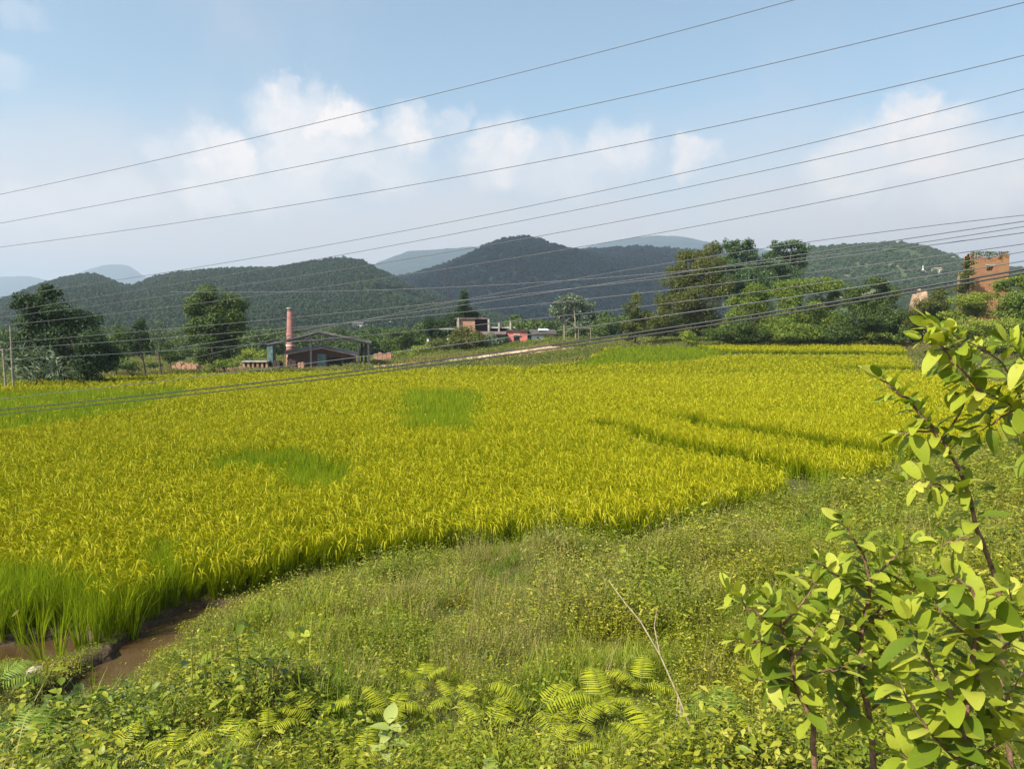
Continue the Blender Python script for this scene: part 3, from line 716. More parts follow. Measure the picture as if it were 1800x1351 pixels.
# rough grass round the far edge of the field and along the track
def farproto(i, mat, nb, w, h0, h1, rad, lean):
    r = np.random.default_rng(1300+i); mb = MB(); blades(mb, nb, r, rad, h0, h1, w, lean, 0, 2); n = nb
    c = np.stack([r.normal(0, rad*.7, n), r.normal(0, rad*.7, n), r.uniform(.1, h1*.8, n)], -1)
    mb.quads(leafquads(c, unit(r.normal(size=(n, 3))), w*2.6, w*1.8, r)); return mb.build('grass_tuft', mat, link_it=False)
FG = leafmat('rough_grass', [(.07, .11, .015), (.13, .17, .025), (.22, .23, .05)], .3, .6, .2, inst=True, patch=(.24, .20, .07), psc=.12)
FD = leafmat('dry_grass', [(.22, .17, .06), (.34, .27, .11), (.20, .20, .05)], .3, .7, .2, inst=True)
fprot = [farproto(i, FG, 26, .07, .3, .9, .45, .3) for i in range(3)]+[farproto(5+i, FD, 24, .06, .3, .8, .4, .3) for i in range(2)]
for i, p in enumerate(fprot): p.name = 'grass_tuft.%03d' % (100+i)
X, Y = np.meshgrid(np.arange(-110, 110, .7), np.arange(50, 165, .7)); x = (X+r.uniform(-.35, .35, X.shape)).ravel(); y = (Y+r.uniform(-.35, .35, Y.shape)).ravel()
k = (np.abs(x/y) < .75) & ~inpoly(x, y, FIELD)
ROAD = [G(u, v)[:2] for u, v in [(470,652),(560,649),(640,646),(720,641),(800,634),(860,627),(930,616),(990,609)]]
rd, _, _ = pldist(x, y, ROAD); k &= (rd > 4.0) | ((rd > .8) & (r.uniform(size=len(x)) < .30)); x, y, rd = x[k], y[k], rd[k]; n = len(x)
isd = r.uniform(size=n) < np.clip(.75-rd/14, .08, .7)*ss(x, -40, -25)*(1-ss(x, 8, 14))+.04
k = ~(isd & (r.uniform(size=n) < .35)) & (fbm(x*.12, y*.12, 17, 3) > .36); x, y, isd = x[k], y[k], isd[k]; n = len(x)
sc = r.uniform(.5, 1.1, n)*np.where(isd, .75, 1)*(.6+.8*fbm(x*.15, y*.15, 19, 2))
scatter('rough_grass', np.stack([x, y, H(x, y)-.05], -1), np.stack([0*x, 0*x, r.uniform(0, 6.28, n)], -1), np.stack([sc]*3, -1),
        np.where(isd, 3+r.integers(0, 2, n), r.integers(0, 3, n)), fprot, 'rough green and straw-coloured grass beyond the rice and along the dirt track', 'grass')
# dirt track
m, nt, o = newmat('track_earth')
c = ramp(nt, nnoise(nt, .35, 6, rough=.7), [(.3, (.30, .19, .10)), (.5, (.46, .32, .19)), (.7, (.60, .46, .31))])
surf(nt, o, c, .95, .1, bump=nnoise(nt, 2.5, 4), bs=.8, bd=.15)
TRACK = m
pp = np.array(ROAD); tt = np.linspace(0, len(pp)-1, 120); px = np.interp(tt, np.arange(len(pp)), pp[:, 0]); py = np.interp(tt, np.arange(len(pp)), pp[:, 1])
tx = np.gradient(px); ty = np.gradient(py); ll = np.hypot(tx, ty); nx, ny = -ty/ll, tx/ll; V = []
ofs = np.linspace(-4.2, 3.0, 9)
for i_ in range(120):
    for w in ofs:
        ww = w*(1+.35*(vn(np.array([i_*.15]), np.array([w*2.]), 44)[0]-.5)); a, b = px[i_]+nx[i_]*ww, py[i_]+ny[i_]*ww
        V.append([a, b, hz1(a, b)+.05+.10*(1-abs(w)/4.2)])
a, b = np.meshgrid(np.arange(119), np.arange(8), indexing='ij'); f = np.stack([a*9+b, a*9+b+1, (a+1)*9+b+1, (a+1)*9+b], -1).reshape(-1, 4)
mb = MB(); mb.add(V, f); tag(mb.build('dirt_track', TRACK), kind='structure')

# ------------------------------------------------------------------ trees
BARK = plain('bark', (.10, .075, .05), .4, 6, .95)
BARKP = plain('pale_bark', (.26, .23, .18), .3, 6, .95)
def tm(n, c, p=None, tr=.33): return leafmat(n, c, tr, .55, .25, patch=p, psc=.6)
T_DARK = tm('foliage_dark', [(0.015, 0.036, 0.010), (0.028, 0.058, 0.015), (0.045, 0.087, 0.023)], (.045, .075, .014))
T_MID = tm('foliage_mid', [(0.038, 0.070, 0.013), (0.070, 0.122, 0.020), (0.128, 0.179, 0.036)], (.07, .09, .015))
T_OLV = tm('foliage_olive', [(0.051, 0.074, 0.013), (0.096, 0.122, 0.020), (0.166, 0.179, 0.038)], (.11, .10, .016))
T_BRT = tm('foliage_bright', [(0.038, 0.077, 0.013), (0.102, 0.166, 0.019), (0.243, 0.294, 0.038)], (.20, .24, .025))
T_YEL = tm('foliage_yellow_green', [(0.115, 0.166, 0.019), (0.230, 0.282, 0.026), (0.384, 0.384, 0.064)], (.13, .20, .02), .35)
T_BLU = tm('foliage_blue_green', [(0.051, 0.096, 0.038), (0.096, 0.160, 0.058), (0.166, 0.243, 0.090)], (.03, .06, .03))
T_PAL = tm('foliage_pale', [(.04, .07, .03), (.12, .16, .09), (.26, .30, .20)])
def tree(name, cat, label, Y, blobs, mat, leaf=.26, trunks=None, dens=1.0, group=None, seed=0, sub=9, limbs=True, asp=.55, bark=BARK, depth=1.0, upb=.35):
    r = np.random.default_rng(seed+3000+int(Y*10)); k = F/Y
    cu = sum(b[0] for b in blobs)/len(blobs)
    if trunks is None: trunks = [cu]
    x0 = (trunks[0]-900)/k; base = np.array([x0, Y, hz1(x0, Y)])
    root = empty(name, base, label, cat, group)
    mb = MB(base); cen = []
    for (u, v, ru, rv) in blobs:
        c = P(u, v, Y); ru_, rv_ = ru/k*1.22, rv/k*1.22; rd_ = (ru_+rv_)*.5*depth; c[1] += r.uniform(-.5, .5)*rd_*1.2
        cen.append((c, rv_)); S = np.array([ru_, rd_, rv_])
        m_ = sub; sc_ = sphere_pts(m_, r)*r.uniform(.30, .80, (m_, 1)); R0 = .50
        nl = int(dens*m_*max(14, 26*(ru_*rv_)/(leaf*leaf)/7)); nl = min(nl, 14000); q = r.integers(0, m_, nl)
        d = sphere_pts(nl, r); p_ = sc_[q]+d*R0*r.uniform(.55, 1.08, (nl, 1))*r.uniform(.7, 1.2, (m_, 1))[q]
        nr_ = unit(d*.7+np.array([0, 0, upb])+r.normal(size=(nl, 3))*.45); l = leaf*r.uniform(.6, 1.35, nl)
        mb.quads(leafquads(c+p_*S, nr_, l, l*asp, r))
    mb.build('crown', mat, root)
    mt = MB(base)
    for i_, tu in enumerate(trunks):
        tx_ = (tu-900)/k; g = np.array([tx_, Y, hz1(tx_, Y)-.15])
        bs_ = sorted(cen, key=lambda c_: np.linalg.norm((c_[0]-g)*np.array([1, .3, .35])))
        top = cen[i_ % len(cen)][0] if len(trunks) > 1 else max(cen, key=lambda c_: c_[0][2])[0]
        hgt_ = top[2]-g[2]; rt = max(.06, .020*hgt_); mid = g*.45+top*.55; mid[0] = g[0]*.7+top[0]*.3+r.uniform(-.2, .2)
        mt.tube([g, g*.75+mid*.25+[0, 0, 0], mid, top], [rt*1.35, rt, rt*.75, rt*.25], 7)
        if limbs:
            for c_, rv_ in cen:
                f_ = np.clip((c_[2]-g[2])/hgt_*.55, .12, .8); s_ = g*(1-f_)+top*f_; s_[0] = s_[0]
                if i_ == 0 or r.uniform() < .4: mt.tube([s_, (s_+c_)/2+[0, 0, -.1*rv_], c_], [rt*.4, rt*.22, rt*.07], 5)
    mt.build('trunk', bark, root)
    return root
tree('broadleaf_tree', 'tree', 'tall dark bushy tree at the left edge of the field, the largest on that side', 66,
     [(85,512,24,15),(60,530,28,18),(95,545,38,22),(62,565,36,22),(110,570,48,22),(150,562,28,15),(55,600,42,26),(110,605,60,30),(165,605,30,28),(180,625,20,24),(120,640,66,26),(30,618,26,26),(165,648,34,20),(60,640,40,26)], T_DARK, .24, [110, 160], 1.5)
tree('bamboo_clump', 'shrub', 'pale long-leaved clump in front of the dark tree at far left', 60,
     [(75,622,42,18),(50,645,40,18),(105,648,36,16),(85,630,30,26),(40,655,30,14)], T_PAL, .75, [60, 90], .9, asp=.13, limbs=False, upb=.1)
tree('thin_tree', 'tree', 'slim grey-green tree just right of the large dark tree', 84, [(205,588,14,16),(196,608,16,16),(214,618,15,14)], T_MID, .22, [202], .8, seed=1)
tree('thin_tree', 'tree', 'taller slim dark tree with a bare lower trunk, second right of the large dark tree', 84, [(240,572,16,16),(250,592,18,15),(232,600,15,14),(246,612,16,14)], T_DARK, .22, [256], .8, seed=2)
tree('thin_tree', 'tree', 'forked bare-trunked tree with sparse pale leaves before the round dark tree', 82, [(272,590,9,12),(284,600,10,12),(292,588,8,10),(279,572,8,10)], T_PAL, .2, [284, 281], .45, seed=3)
tree('shrub', 'bush', 'low dark bush between the forked thin tree and the round dark tree', 92, [(300,622,18,13),(315,628,14,11)], T_MID, .22, [305], 1, seed=4)
tree('shrub', 'bush', 'long low hedge-like bush under the slim trees at left', 88, [(205,640,22,8),(235,643,22,7),(265,642,18,6)], T_MID, .22, [235], 1, seed=5)
tree('round_tree', 'tree', 'round dark tree standing alone left of the brick chimney', 86,
     [(375,522,30,18),(350,540,26,20),(402,535,28,20),(422,558,18,22),(352,572,24,22),(385,565,32,24),(334,580,13,20),(412,583,22,16),(372,602,26,20),(400,612,18,16),(358,622,18,16),(384,630,22,12)], T_MID, .24, [376, 396], 1.3)
tree('shrub', 'bush', 'small bright bush at the foot of the round dark tree', 84, [(392,640,20,8),(412,642,14,6),(375,643,12,6)], T_BRT, .2, [395], .8, seed=6)
tree('shrub', 'bush', 'low pale bush behind the brick piers left of the open shed', 122, [(440,620,26,8),(465,622,20,6),(425,628,16,6)], T_YEL, .28, [445], .8, seed=7)
# village trees
tree('village_tree', 'tree', 'round green tree on the left end of the village', 136, [(705,590,26,14),(728,596,24,14),(690,604,20,12),(715,608,30,12)], T_MID, .3, [712], 1.3)
tree('village_tree', 'tree', 'dark tree below the lattice pylon', 140, [(760,565,16,16),(775,572,16,16),(752,582,14,14),(780,588,20,12)], T_DARK, .3, [765], 1.3)
tree('village_tree', 'tree', 'pointed dark tree rising behind the unfinished brick building', 138, [(818,522,7,12),(815,540,13,12),(825,552,16,12),(806,556,16,14),(830,566,16,10),(795,574,14,12)], T_DARK, .3, [816], 1.4)
tree('village_tree', 'tree', 'olive bush-like tree in front of the unfinished brick building', 122, [(822,586,22,12),(838,594,22,12),(806,600,22,12),(826,606,30,10)], T_OLV, .28, [822], 1.3, seed=2)
tree('shrub', 'bush', 'bright sunlit bush at the left foot of the village slope', 124, [(705,625,26,9),(740,617,24,9),(725,628,30,8)], T_YEL, .26, [720], 1, seed=8)
tree('shrub', 'bush', 'dark bush above the dirt track, left of the olive tree', 126, [(765,604,22,11),(785,612,20,9),(758,618,22,8)], T_OLV, .26, [770], 1.1, seed=9)
tree('shrub', 'bush', 'blue-green banana-leaved bush left of the pink house', 124, [(858,596,16,9),(872,602,18,9),(850,606,18,8)], T_PAL, .34, [860], 1.0, seed=10)
tree('shrub', 'bush', 'dark bush against the left wall of the pink house', 126, [(884,602,10,9),(876,612,16,6)], T_DARK, .26, [882], 1.1, seed=11)
tree('shrub', 'bush', 'yellow-green bush in front of the white house', 123, [(965,598,12,6),(975,603,12,5),(955,604,10,4)], T_YEL, .24, [966], 1, seed=12)
tree('shrub', 'bush', 'low olive scrub on the bank below the white house', 116, [(990,610,22,6),(1015,608,20,6),(970,618,20,6),(945,624,20,5)], T_OLV, .24, [985], 1, seed=13)
tree('mango_tree', 'tree', 'round-topped pale-flecked tree alone right of the white house', 126, [(985,532,16,14),(1008,528,22,13),(1030,538,15,14),(1040,556,8,10),(978,548,12,12),(1005,552,24,14),(1028,564,14,10),(1012,572,12,8)], T_PAL, .36, [992, 1012], 1.0, bark=BARKP)
tree('slim_tree', 'tree', 'slim upright tree standing left of the large tree group', 117, [(1120,522,9,10),(1113,538,15,13),(1122,555,18,14),(1108,568,16,14),(1126,578,20,14),(1108,590,14,8)], T_OLV, .25, [1116], 1.3)
tree('large_tree', 'tree', 'large olive-brown tree at the left of the tree group, widest crown', 122,
     [(1250,438,18,12),(1222,452,26,16),(1196,470,20,16),(1240,470,30,20),(1190,498,22,18),(1225,500,34,22),(1262,500,26,24),(1182,530,24,18),(1215,535,36,22),(1165,560,26,18),(1200,568,36,20),(1240,565,34,20),(1155,582,20,10)], T_OLV, .27, [1205, 1235], 1.4)
tree('large_tree', 'tree', 'tall three-topped blue-green tree, middle of the tree group', 130,
     [(1278,430,10,9),(1295,428,11,9),(1318,428,11,10),(1284,446,20,12),(1312,446,20,13),(1280,466,24,16),(1318,470,24,16),(1298,492,36,20),(1340,488,22,16),(1262,482,22,16),(1300,512,44,18)], T_BLU, .3, [1298], 1.4)
tree('large_tree', 'tree', 'blue-green flat-topped tree at the right of the tree group against the sky', 130,
     [(1365,431,14,8),(1392,430,20,8),(1410,440,14,10),(1355,447,18,11),(1385,450,26,12),(1405,462,16,12),(1362,470,24,14),(1390,480,24,13),(1350,492,22,14),(1375,502,36,16),(1345,466,16,12)], T_BLU, .3, [1375], 1.4)
tree('leafy_tree', 'tree', 'bright leafy tree in the lower middle of the tree group, over the field edge', 116,
     [(1332,515,28,14),(1300,532,24,14),(1345,538,32,18),(1290,556,24,18),(1330,562,34,20),(1300,582,30,14),(1362,575,26,18)], T_BRT, .27, [1325], 1.4, seed=1)
tree('leafy_tree', 'tree', 'wide leafy tree between the flat-topped tree and the gap, right of centre in the group', 115,
     [(1402,500,24,12),(1430,506,30,14),(1460,500,22,12),(1380,510,30,14),(1395,525,28,16),(1445,535,26,16),(1410,550,36,20),(1455,562,24,20),(1385,575,24,18),(1425,582,36,14),(1470,520,14,10)], T_BRT, .27, [1420, 1440], 1.4, seed=2)
tree('leafy_tree', 'tree', 'rounded dark-based leafy tree at the right end of the tree group', 112,
     [(1540,498,24,12),(1515,512,20,14),(1562,516,20,16),(1495,532,20,18),(1535,535,30,20),(1505,562,28,20),(1550,562,32,20),(1480,578,20,14),(1530,584,40,14),(1580,560,18,20)], T_MID, .27, [1530, 1560], 1.5, seed=3)
tree('shrub', 'bush', 'round bright bush under the olive-brown tree at the field edge', 114, [(1207,590,13,9),(1215,597,14,5)], T_YEL, .2, [1210], 1.4, seed=14)
tree('shrub', 'bush', 'low yellow-green bush right of the round bright bush', 114, [(1255,594,18,6),(1272,592,12,6)], T_YEL, .2, [1260], 1.3, seed=15)
tree('shrub', 'bush', 'olive bush beside the pinkish clay bank', 106, [(1642,514,18,10),(1620,548,20,14),(1628,538,22,14),(1655,545,22,16),(1640,562,30,14),(1612,575,26,12)], T_OLV, .25, [1640], 1.2, seed=16)
tree('climbing_shrub', 'bush', 'leafy shrub climbing the left side of the brick ruin', 108, [(1700,462,10,8),(1695,480,14,12),(1705,497,14,10),(1690,510,16,10)], T_OLV, .25, [1695], 1.0, seed=17)
tree('shrub', 'bush', 'bright bush at the foot of the brick ruin', 104, [(1690,528,28,12),(1730,525,28,12),(1715,545,40,14),(1680,560,30,14)], T_YEL, .24, [1710], 1.1, seed=18)
tree('shrub', 'bush', 'large speckled bush right of the brick ruin at the photo edge', 101, [(1778,500,22,12),(1800,492,22,14),(1770,528,34,20),(1810,525,30,24),(1780,555,40,18)], T_BRT, .27, [1790], 1.2, seed=19)
tree('shrub', 'bush', 'spreading green bush behind the top leaves of the near shrub', 97, [(1740,575,48,16),(1790,580,36,18),(1690,585,34,14),(1820,600,40,20),(1650,592,28,10),(1720,600,60,12)], T_YEL, .26, [1740], 1.2, seed=20)
tree('shrub', 'bush', 'dark low bush at the end of the terrace rice, left of the near shrub', 108, [(1605,580,22,12),(1630,590,26,10),(1590,592,16,8)], T_MID, .25, [1610], 1.2, seed=21)
for i_, (u, lab) in enumerate(((1300, 'dense low undergrowth at the foot of the bright lower-middle tree'), (1385, 'dense low undergrowth between the two leafy trees of the group'), (1470, 'dense low undergrowth left of the rounded dark-based tree'), (1560, 'dense low undergrowth under the right end of the tree group'))):
    tree('shrub', 'bush', lab, 110.5+i_*.6, [(u-30, 586, 26, 12), (u, 580, 28, 16), (u+28, 584, 26, 13), (u-12, 592, 34, 9), (u+18, 593, 34, 8)], [T_MID, T_BRT, T_MID, T_BRT][i_], .25, [u], 1.2, seed=40+i_, limbs=False)
# thicket on the plain beyond
TH = leafmat('thicket_foliage', [(.022, .045, .010), (.045, .08, .016), (.085, .12, .03)], .2, .7, .1, inst=True, patch=(.10, .13, .03), psc=.02)
n = 1500; y = r.uniform(165, 470, n); u = r.uniform(-150, 1500, n); x = (u-900)/F*y; k = fbm(x/40, y/40, 90, 3) > .47; x, y = x[k], y[k]; n = len(x); s = r.uniform(.5, 1.15, n)*(.7+y/700)
tp = [crownproto(TH, 60+i, 4.5, 1100, .15) for i in range(4)]
for i, p in enumerate(tp): p.name = 'thicket_crown.%03d' % (100+i)
scatter('thicket', np.stack([x, y, H(x, y)-1.2*s], -1), np.stack([0*x, 0*x, r.uniform(0, 6.28, n)], -1), np.stack([s, s, s*r.uniform(.7, 1.1, n)], -1), r.integers(0, 4, n), tp, 'scattered trees and thickets on the plain below the ridges', 'thicket')

# ------------------------------------------------------------------ brickworks
BRK = brickmat('chimney_brick', (.36, .15, .13), (.43, .20, .17), (.33, .23, .2), .5, stain=(.30, .13, .11))
BRKD = brickmat('dark_brick', (.055, .035, .032), (.085, .048, .04), (.06, .05, .045), .3)
BRKO = brickmat('orange_brick', (.36, .15, .085), (.46, .24, .14), (.34, .22, .15), .35, stain=(.40, .30, .2))
BRKR = brickmat('ruin_brick', (.30, .115, .06), (.38, .17, .085), (.28, .18, .11), .4, stain=(.30, .20, .08))
BRKV = brickmat('village_brick', (.36, .17, .11), (.44, .24, .16), (.3, .22, .17), .35)
CONC = plain('concrete', (.36, .34, .30), .25, 2, .9); CONT = plain('weathered_post', (.10, .16, .15), .3, 2, .9)
SHEET = plain('roof_sheet', (.115, .105, .108), .4, 1.5, .8, .15); SHEETD = plain('rusty_sheet', (.16, .11, .10), .4, 1.5, .7, .3)
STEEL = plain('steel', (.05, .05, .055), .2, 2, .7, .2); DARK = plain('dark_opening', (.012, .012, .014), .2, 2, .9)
TEAL = plain('teal_door', (.08, .16, .17), .2, 2, .7); TIN = plain('tin', (.62, .64, .66), .12, 2, .4, .5)
WHT = plain('whitewash', (.80, .80, .76), .08, 1.5, .85); CREAM = plain('cream_wall', (.62, .57, .47), .12, 1.5, .9)
PINK = plain('pink_plaster', (.62, .19, .16), .15, 1.2, .85, col2=(.50, .16, .13)); TILE = plain('roof_tile', (.09, .075, .07), .4, 3, .9)
CLAY = plain('clay_earth', (.38, .25, .17), .3, 1.2, .95, bump=.5); CLAYR = plain('reddish_earth', (.26, .125, .085), .4, 1.6, .95, bump=.6)
WOOD = plain('grey_wood', (.24, .20, .16), .3, 6, .9)
def X_(u, Y): return (u-900)/F*Y
def Z_(v, Y): return CAMZ+(HZ-v)/F*Y
# chimney
Y = 116; cx = X_(511.5, Y); gz = hz1(cx, Y); top = Z_(541, Y)
root = empty('brick_chimney', (cx, Y, gz), 'tall tapering red brick kiln chimney behind the left slope of the open shed', 'chimney')
mb = MB((cx, Y, gz)); hs = np.linspace(gz-.3, top-.55, 12); mb.tube([(cx, Y, h) for h in hs], [.80, .43], 20, 0, caps=False)
mb.build('shaft', BRK, root)
for v in (607, 588): mb = MB((cx, Y, gz)); rr_ = .80-.37*(Z_(v, Y)-gz)/(top-gz)+.05; mb.tube([(cx, Y, Z_(v, Y)-.12), (cx, Y, Z_(v, Y)+.12)], rr_, 20); mb.build('band', CREAM if v == 607 else BRK, root)
mb = MB((cx, Y, gz)); mb.tube([(cx, Y, top-.55), (cx, Y, top-.15)], [.40, .44], 20); mb.build('neck', SHEETD, root)
mb = MB((cx, Y, gz)); mb.tube([(cx, Y, top-.15), (cx, Y, top+.02)], [.50, .50], 20); mb.build('cap', CONC, root)
# open shed
Y0, Y1 = 105., 114.; xL, xM, xR = X_(470, Y0), X_(562, Y0), X_(653, Y0); zL, zM, zR = Z_(607, Y0), Z_(584, Y0), Z_(603, Y0); gz = hz1(xM, Y0)
root = empty('open_shed', (xM, Y0, gz), 'open-sided gable roofed shed on posts beside the brick chimney', 'shed')
sh = lambda yy: xM/Y0*(yy-Y0)
mb = MB((xM, Y0, gz)); k_ = sh(Y1); mb.slab([(xL, Y0, zL), (xM, Y0, zM), (xM+k_, Y1, zM), (xL+k_, Y1, zL)], .24); mb.slab([(xM, Y0, zM), (xR, Y0, zR), (xR+k_, Y1, zR), (xM+k_, Y1, zM)], .24)
mb.build('roof', SHEET, root)
for yy in (Y0+.15, (Y0+Y1)/2, Y1-.15):
    mb = MB((xM, Y0, gz)); zt = Z_(599, Y0); a = X_(505, Y0); b = X_(618, Y0)
    for p, q in (((a, yy, zt), (b, yy, zt)), ((xL+.1, yy, zL-.12), (xM, yy, zM-.12)), ((xM, yy, zM-.12), (xR-.1, yy, zR-.12)), ((xM, yy, zt), (xM, yy, zM-.1)), ((X_(535, Y0), yy, zt), (X_(548, Y0), yy, Z_(590, Y0))), ((X_(590, Y0), yy, zt), (X_(576, Y0), yy, Z_(590, Y0))), ((xM, yy, zt), (X_(535, Y0), yy, Z_(593, Y0))), ((xM, yy, zt), (X_(590, Y0), yy, Z_(592, Y0)))):
        mb.tube([np.array(p)+[sh(yy), 0, 0], np.array(q)+[sh(yy), 0, 0]], .09, 4)
    mb.build('truss', STEEL, root)
for (u, w, vt, m_, yy) in ((476, .38, 607, CONT, Y0+.3), (547, .13, 599, STEEL, Y0+.3), (630, .13, 602, STEEL, Y0+.3), (648, .13, 603, STEEL, Y0+.3), (636, .13, 602, STEEL, Y1-.4), (643, .13, 602, STEEL, Y0+4.5), (480, .3, 607, CONT, Y1-.4)):
    xx = X_(u, yy); mb = MB((xM, Y0, gz)); mb.box(xx-w, xx+w, yy-w, yy+w, hz1(xx, yy)-.2, Z_(vt, Y0)-.15); mb.build('post', m_, root)
# low shed under it
Y0, Y1 = 108., 112.6; xL, xM, xR = X_(506, Y0), X_(567, Y0), X_(626, Y0); zL, zM, zR = Z_(623, Y0), Z_(612, Y0), Z_(625, Y0); gz = hz1(xM, Y0)
root = empty('low_shed', (xM, Y0, gz), 'low dark shed with a shallow gable roof and teal door under the open shed', 'shed')
mb = MB((xM, Y0, gz)); k_ = xM/Y0*(Y1-Y0); mb.slab([(xL-.4, Y0-.4, zL-.05), (xM, Y0-.4, zM), (xM+k_, Y1, zM+.35), (xL-.4+k_, Y1, zL+.45)], .10); mb.slab([(xM, Y0-.4, zM), (xR+.3, Y0-.4, zR-.05), (xR+.3+k_, Y1, zR+.3), (xM+k_, Y1, zM+.35)], .10)
mb.build('roof', plain('tin_roof_lilac', (.46, .38, .37), .25, 1.2, .5, .4), root)
mb = MB((xM, Y0, gz)); z0 = gz-.3
mb.add([(xL, Y0, z0), (xR, Y0, z0), (xR, Y0, zR-.05), (xM, Y0, zM-.03), (xL, Y0, zL-.03), (xL+k_, Y1, z0), (xR+k_, Y1, z0), (xR+k_, Y1, zR), (xM+k_, Y1, zM), (xL+k_, Y1, zL)],
       [[0, 1, 2, 3], [0, 3, 4, 4], [6, 5, 9, 8], [6, 8, 7, 7], [5, 0, 4, 9], [1, 6, 7, 2]], 0, False)
mb.build('wall', BRKD, root)
mb = MB((xM, Y0, gz)); mb.box(X_(558, Y0), X_(573, Y0), Y0-.08, Y0+.02, gz-.1, Z_(622, Y0)); mb.build('door', TEAL, root)
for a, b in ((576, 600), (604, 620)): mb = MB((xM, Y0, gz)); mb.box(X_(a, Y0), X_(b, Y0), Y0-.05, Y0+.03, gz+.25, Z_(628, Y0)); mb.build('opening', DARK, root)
# brick piers and stacks
def stack(name, label, u0, u1, v0, Y, dep, mat, group=None, jag=.25, seed=0, cat='brick stack'):
    r = np.random.default_rng(seed+77); x0, x1 = X_(u0, Y), X_(u1, Y); xm = (x0+x1)/2; gz = hz1(xm, Y); mb = MB((xm, Y, gz)); n = max(2, int((x1-x0)/.55)); w = (x1-x0)/n
    for i in range(n):
        for j in range(max(1, int(dep/.8))):
            zt = Z_(v0, Y)-r.uniform(0, jag); mb.box(x0+i*w+.02, x0+(i+1)*w-.03, Y+j*.82, Y+j*.82+.78, gz-.4, zt-.1*j*r.uniform(0, 1))
            mb.box(x0+i*w+.12*r.uniform(0, 1), x0+(i+.7)*w, Y+j*.82+.1, Y+j*.82+.5, zt-.12*j, zt+.12)
    return tag(mb.build(name, mat), label, cat, group)
stack('brick_stack', 'dark reddish brick stack against the left post of the open shed', 479, 492, 634, 103, 1.6, BRKD, seed=1)
stack('brick_stack', 'dark brick stack in front of the low shed left wall', 504, 520, 633, 103, 1.6, BRKD, seed=2)
stack('brick_stack', 'paler stack of bricks just right of the dark one by the low shed', 523, 534, 636, 102.5, 1.2, BRKV, seed=3)
stack('brick_stack', 'orange brick stack at the right end of the open shed', 656, 688, 620, 116, 3.0, BRKO, seed=4, jag=.6)
stack('brick_stack', 'orange bricks stacked behind the thin trees left of the round tree', 300, 345, 637, 97, 1.6, BRKO, seed=5, jag=.5)
Y = 104.; x0, x1 = X_(430, Y), X_(470, Y); gz = hz1(x0, Y); root = empty('brick_piers', ((x0+x1)/2, Y, gz), 'row of low brick piers carrying a pale slab left of the open shed', 'wall')
mb = MB(((x0+x1)/2, Y, gz)); mb.box(x0-.2, x1+.1, Y-.6, Y+1.2, Z_(636, Y), Z_(634, Y)); mb.build('slab', CONC, root)
for i in range(6):
    mb = MB(((x0+x1)/2, Y, gz)); xx = x0+(x1-x0)*i/5; mb.box(xx-.14, xx+.14, Y-.4, Y, gz-.3, Z_(636, Y)); mb.build('pier', BRKV, root)
mb = MB(((x0+x1)/2, Y, gz)); mb.box(x0-.2, x1+.2, Y+.9, Y+1.1, gz-.3, Z_(636.5, Y)); mb.build('dark_backing', DARK, root)  # near-black sheet paints the shade in the gaps between piers
def mound(name, label, u, vt, wpx, Y, dep, mat, cat, seed=0, pw=1.6):
    cx = X_(u, Y); w = wpx/F*Y*.5; gz = hz1(cx, Y); h = Z_(vt, Y)-gz; n = 40; a = np.linspace(-1, 1, n); A, B = np.meshgrid(a, a, indexing='ij'); q = np.clip(1-(A**2+B**2), 0, 1)
    z = h*(1-(1-q)**pw)*(.75+.5*fbm(A*2+seed, B*2, seed, 4)) ; x = cx+A*w; y = Y+B*dep
    mb = MB((cx, Y, gz)); z = H(x, y)-.15+z; i, j = np.meshgrid(np.arange(n-1), np.arange(n-1), indexing='ij'); f = np.stack([i*n+j, (i+1)*n+j, (i+1)*n+j+1, i*n+j+1], -1).reshape(-1, 4)
    mb.add(np.stack([x, y, z], -1).reshape(-1, 3), f); return tag(mb.build(name, mat), label, cat)
mound('earth_mound', 'low reddish-brown earth heap at the field edge left of the brick piers', 400, 642, 110, 99, 3.5, CLAYR, 'earth heap', 3)
mound('earth_mound', 'sandy pale heap on the dirt track below the village', 872, 622, 90, 109, 3.0, CLAY, 'earth heap', 5)
mound('earth_mound', 'small tan earth heap beside the track, nearer the brickworks', 745, 634, 70, 104, 2.5, TRACK, 'earth heap', 8)
mound('clay_bank', 'steep pinkish clay bank between the tree group and the brick ruin', 1612, 518, 26, 118, 3, CLAY, 'clay bank', 11, 3)

# ------------------------------------------------------------------ village
Y = 130.; U = lambda u: X_(u, Y); Zv = lambda v: Z_(v, Y)
def part(root, name, mat, *boxes):
    mb = MB(root.location)
    for b in boxes: mb.box(*b)
    return mb.build(name, mat, root)
gz = hz1(U(830), Y)
root = empty('unfinished_house', (U(830), Y, gz), 'unfinished brick building with bare concrete columns above the village trees', 'house')
part(root, 'wall', BRKV, (U(803), U(835), Y, Y+.3, gz-.3, Zv(562)), (U(803), U(806), Y+.3, Y+5, gz-.3, Zv(562)))
part(root, 'wall', BRKD, (U(835)+.02, U(857), Y+1.5, Y+1.8, gz-.3, Zv(561)), (U(855), U(857), Y+1.85, Y+5.5, gz-.3, Zv(562)))  # set-back wall takes dark brick to paint the shade of its recess
part(root, 'roof_slab', SHEETD, (U(800), U(858), Y-.25, Y+5.6, Zv(561)+.01, Zv(558.5)))
part(root, 'floor_slab', CONC, (U(772), U(800), Y+.4, Y+5, Zv(579), Zv(577)))
part(root, 'floor_slab', CONC, (U(858)+.2, U(906), Y-.2, Y+5, Zv(577), Zv(574.5)))
for u, v in ((859, 561), (877, 567), (897, 564), (806, 559)):
    part(root, 'column', CONC, (U(u)-.14, U(u)+.14, Y-.5, Y-.22, gz-.6, Zv(v)))
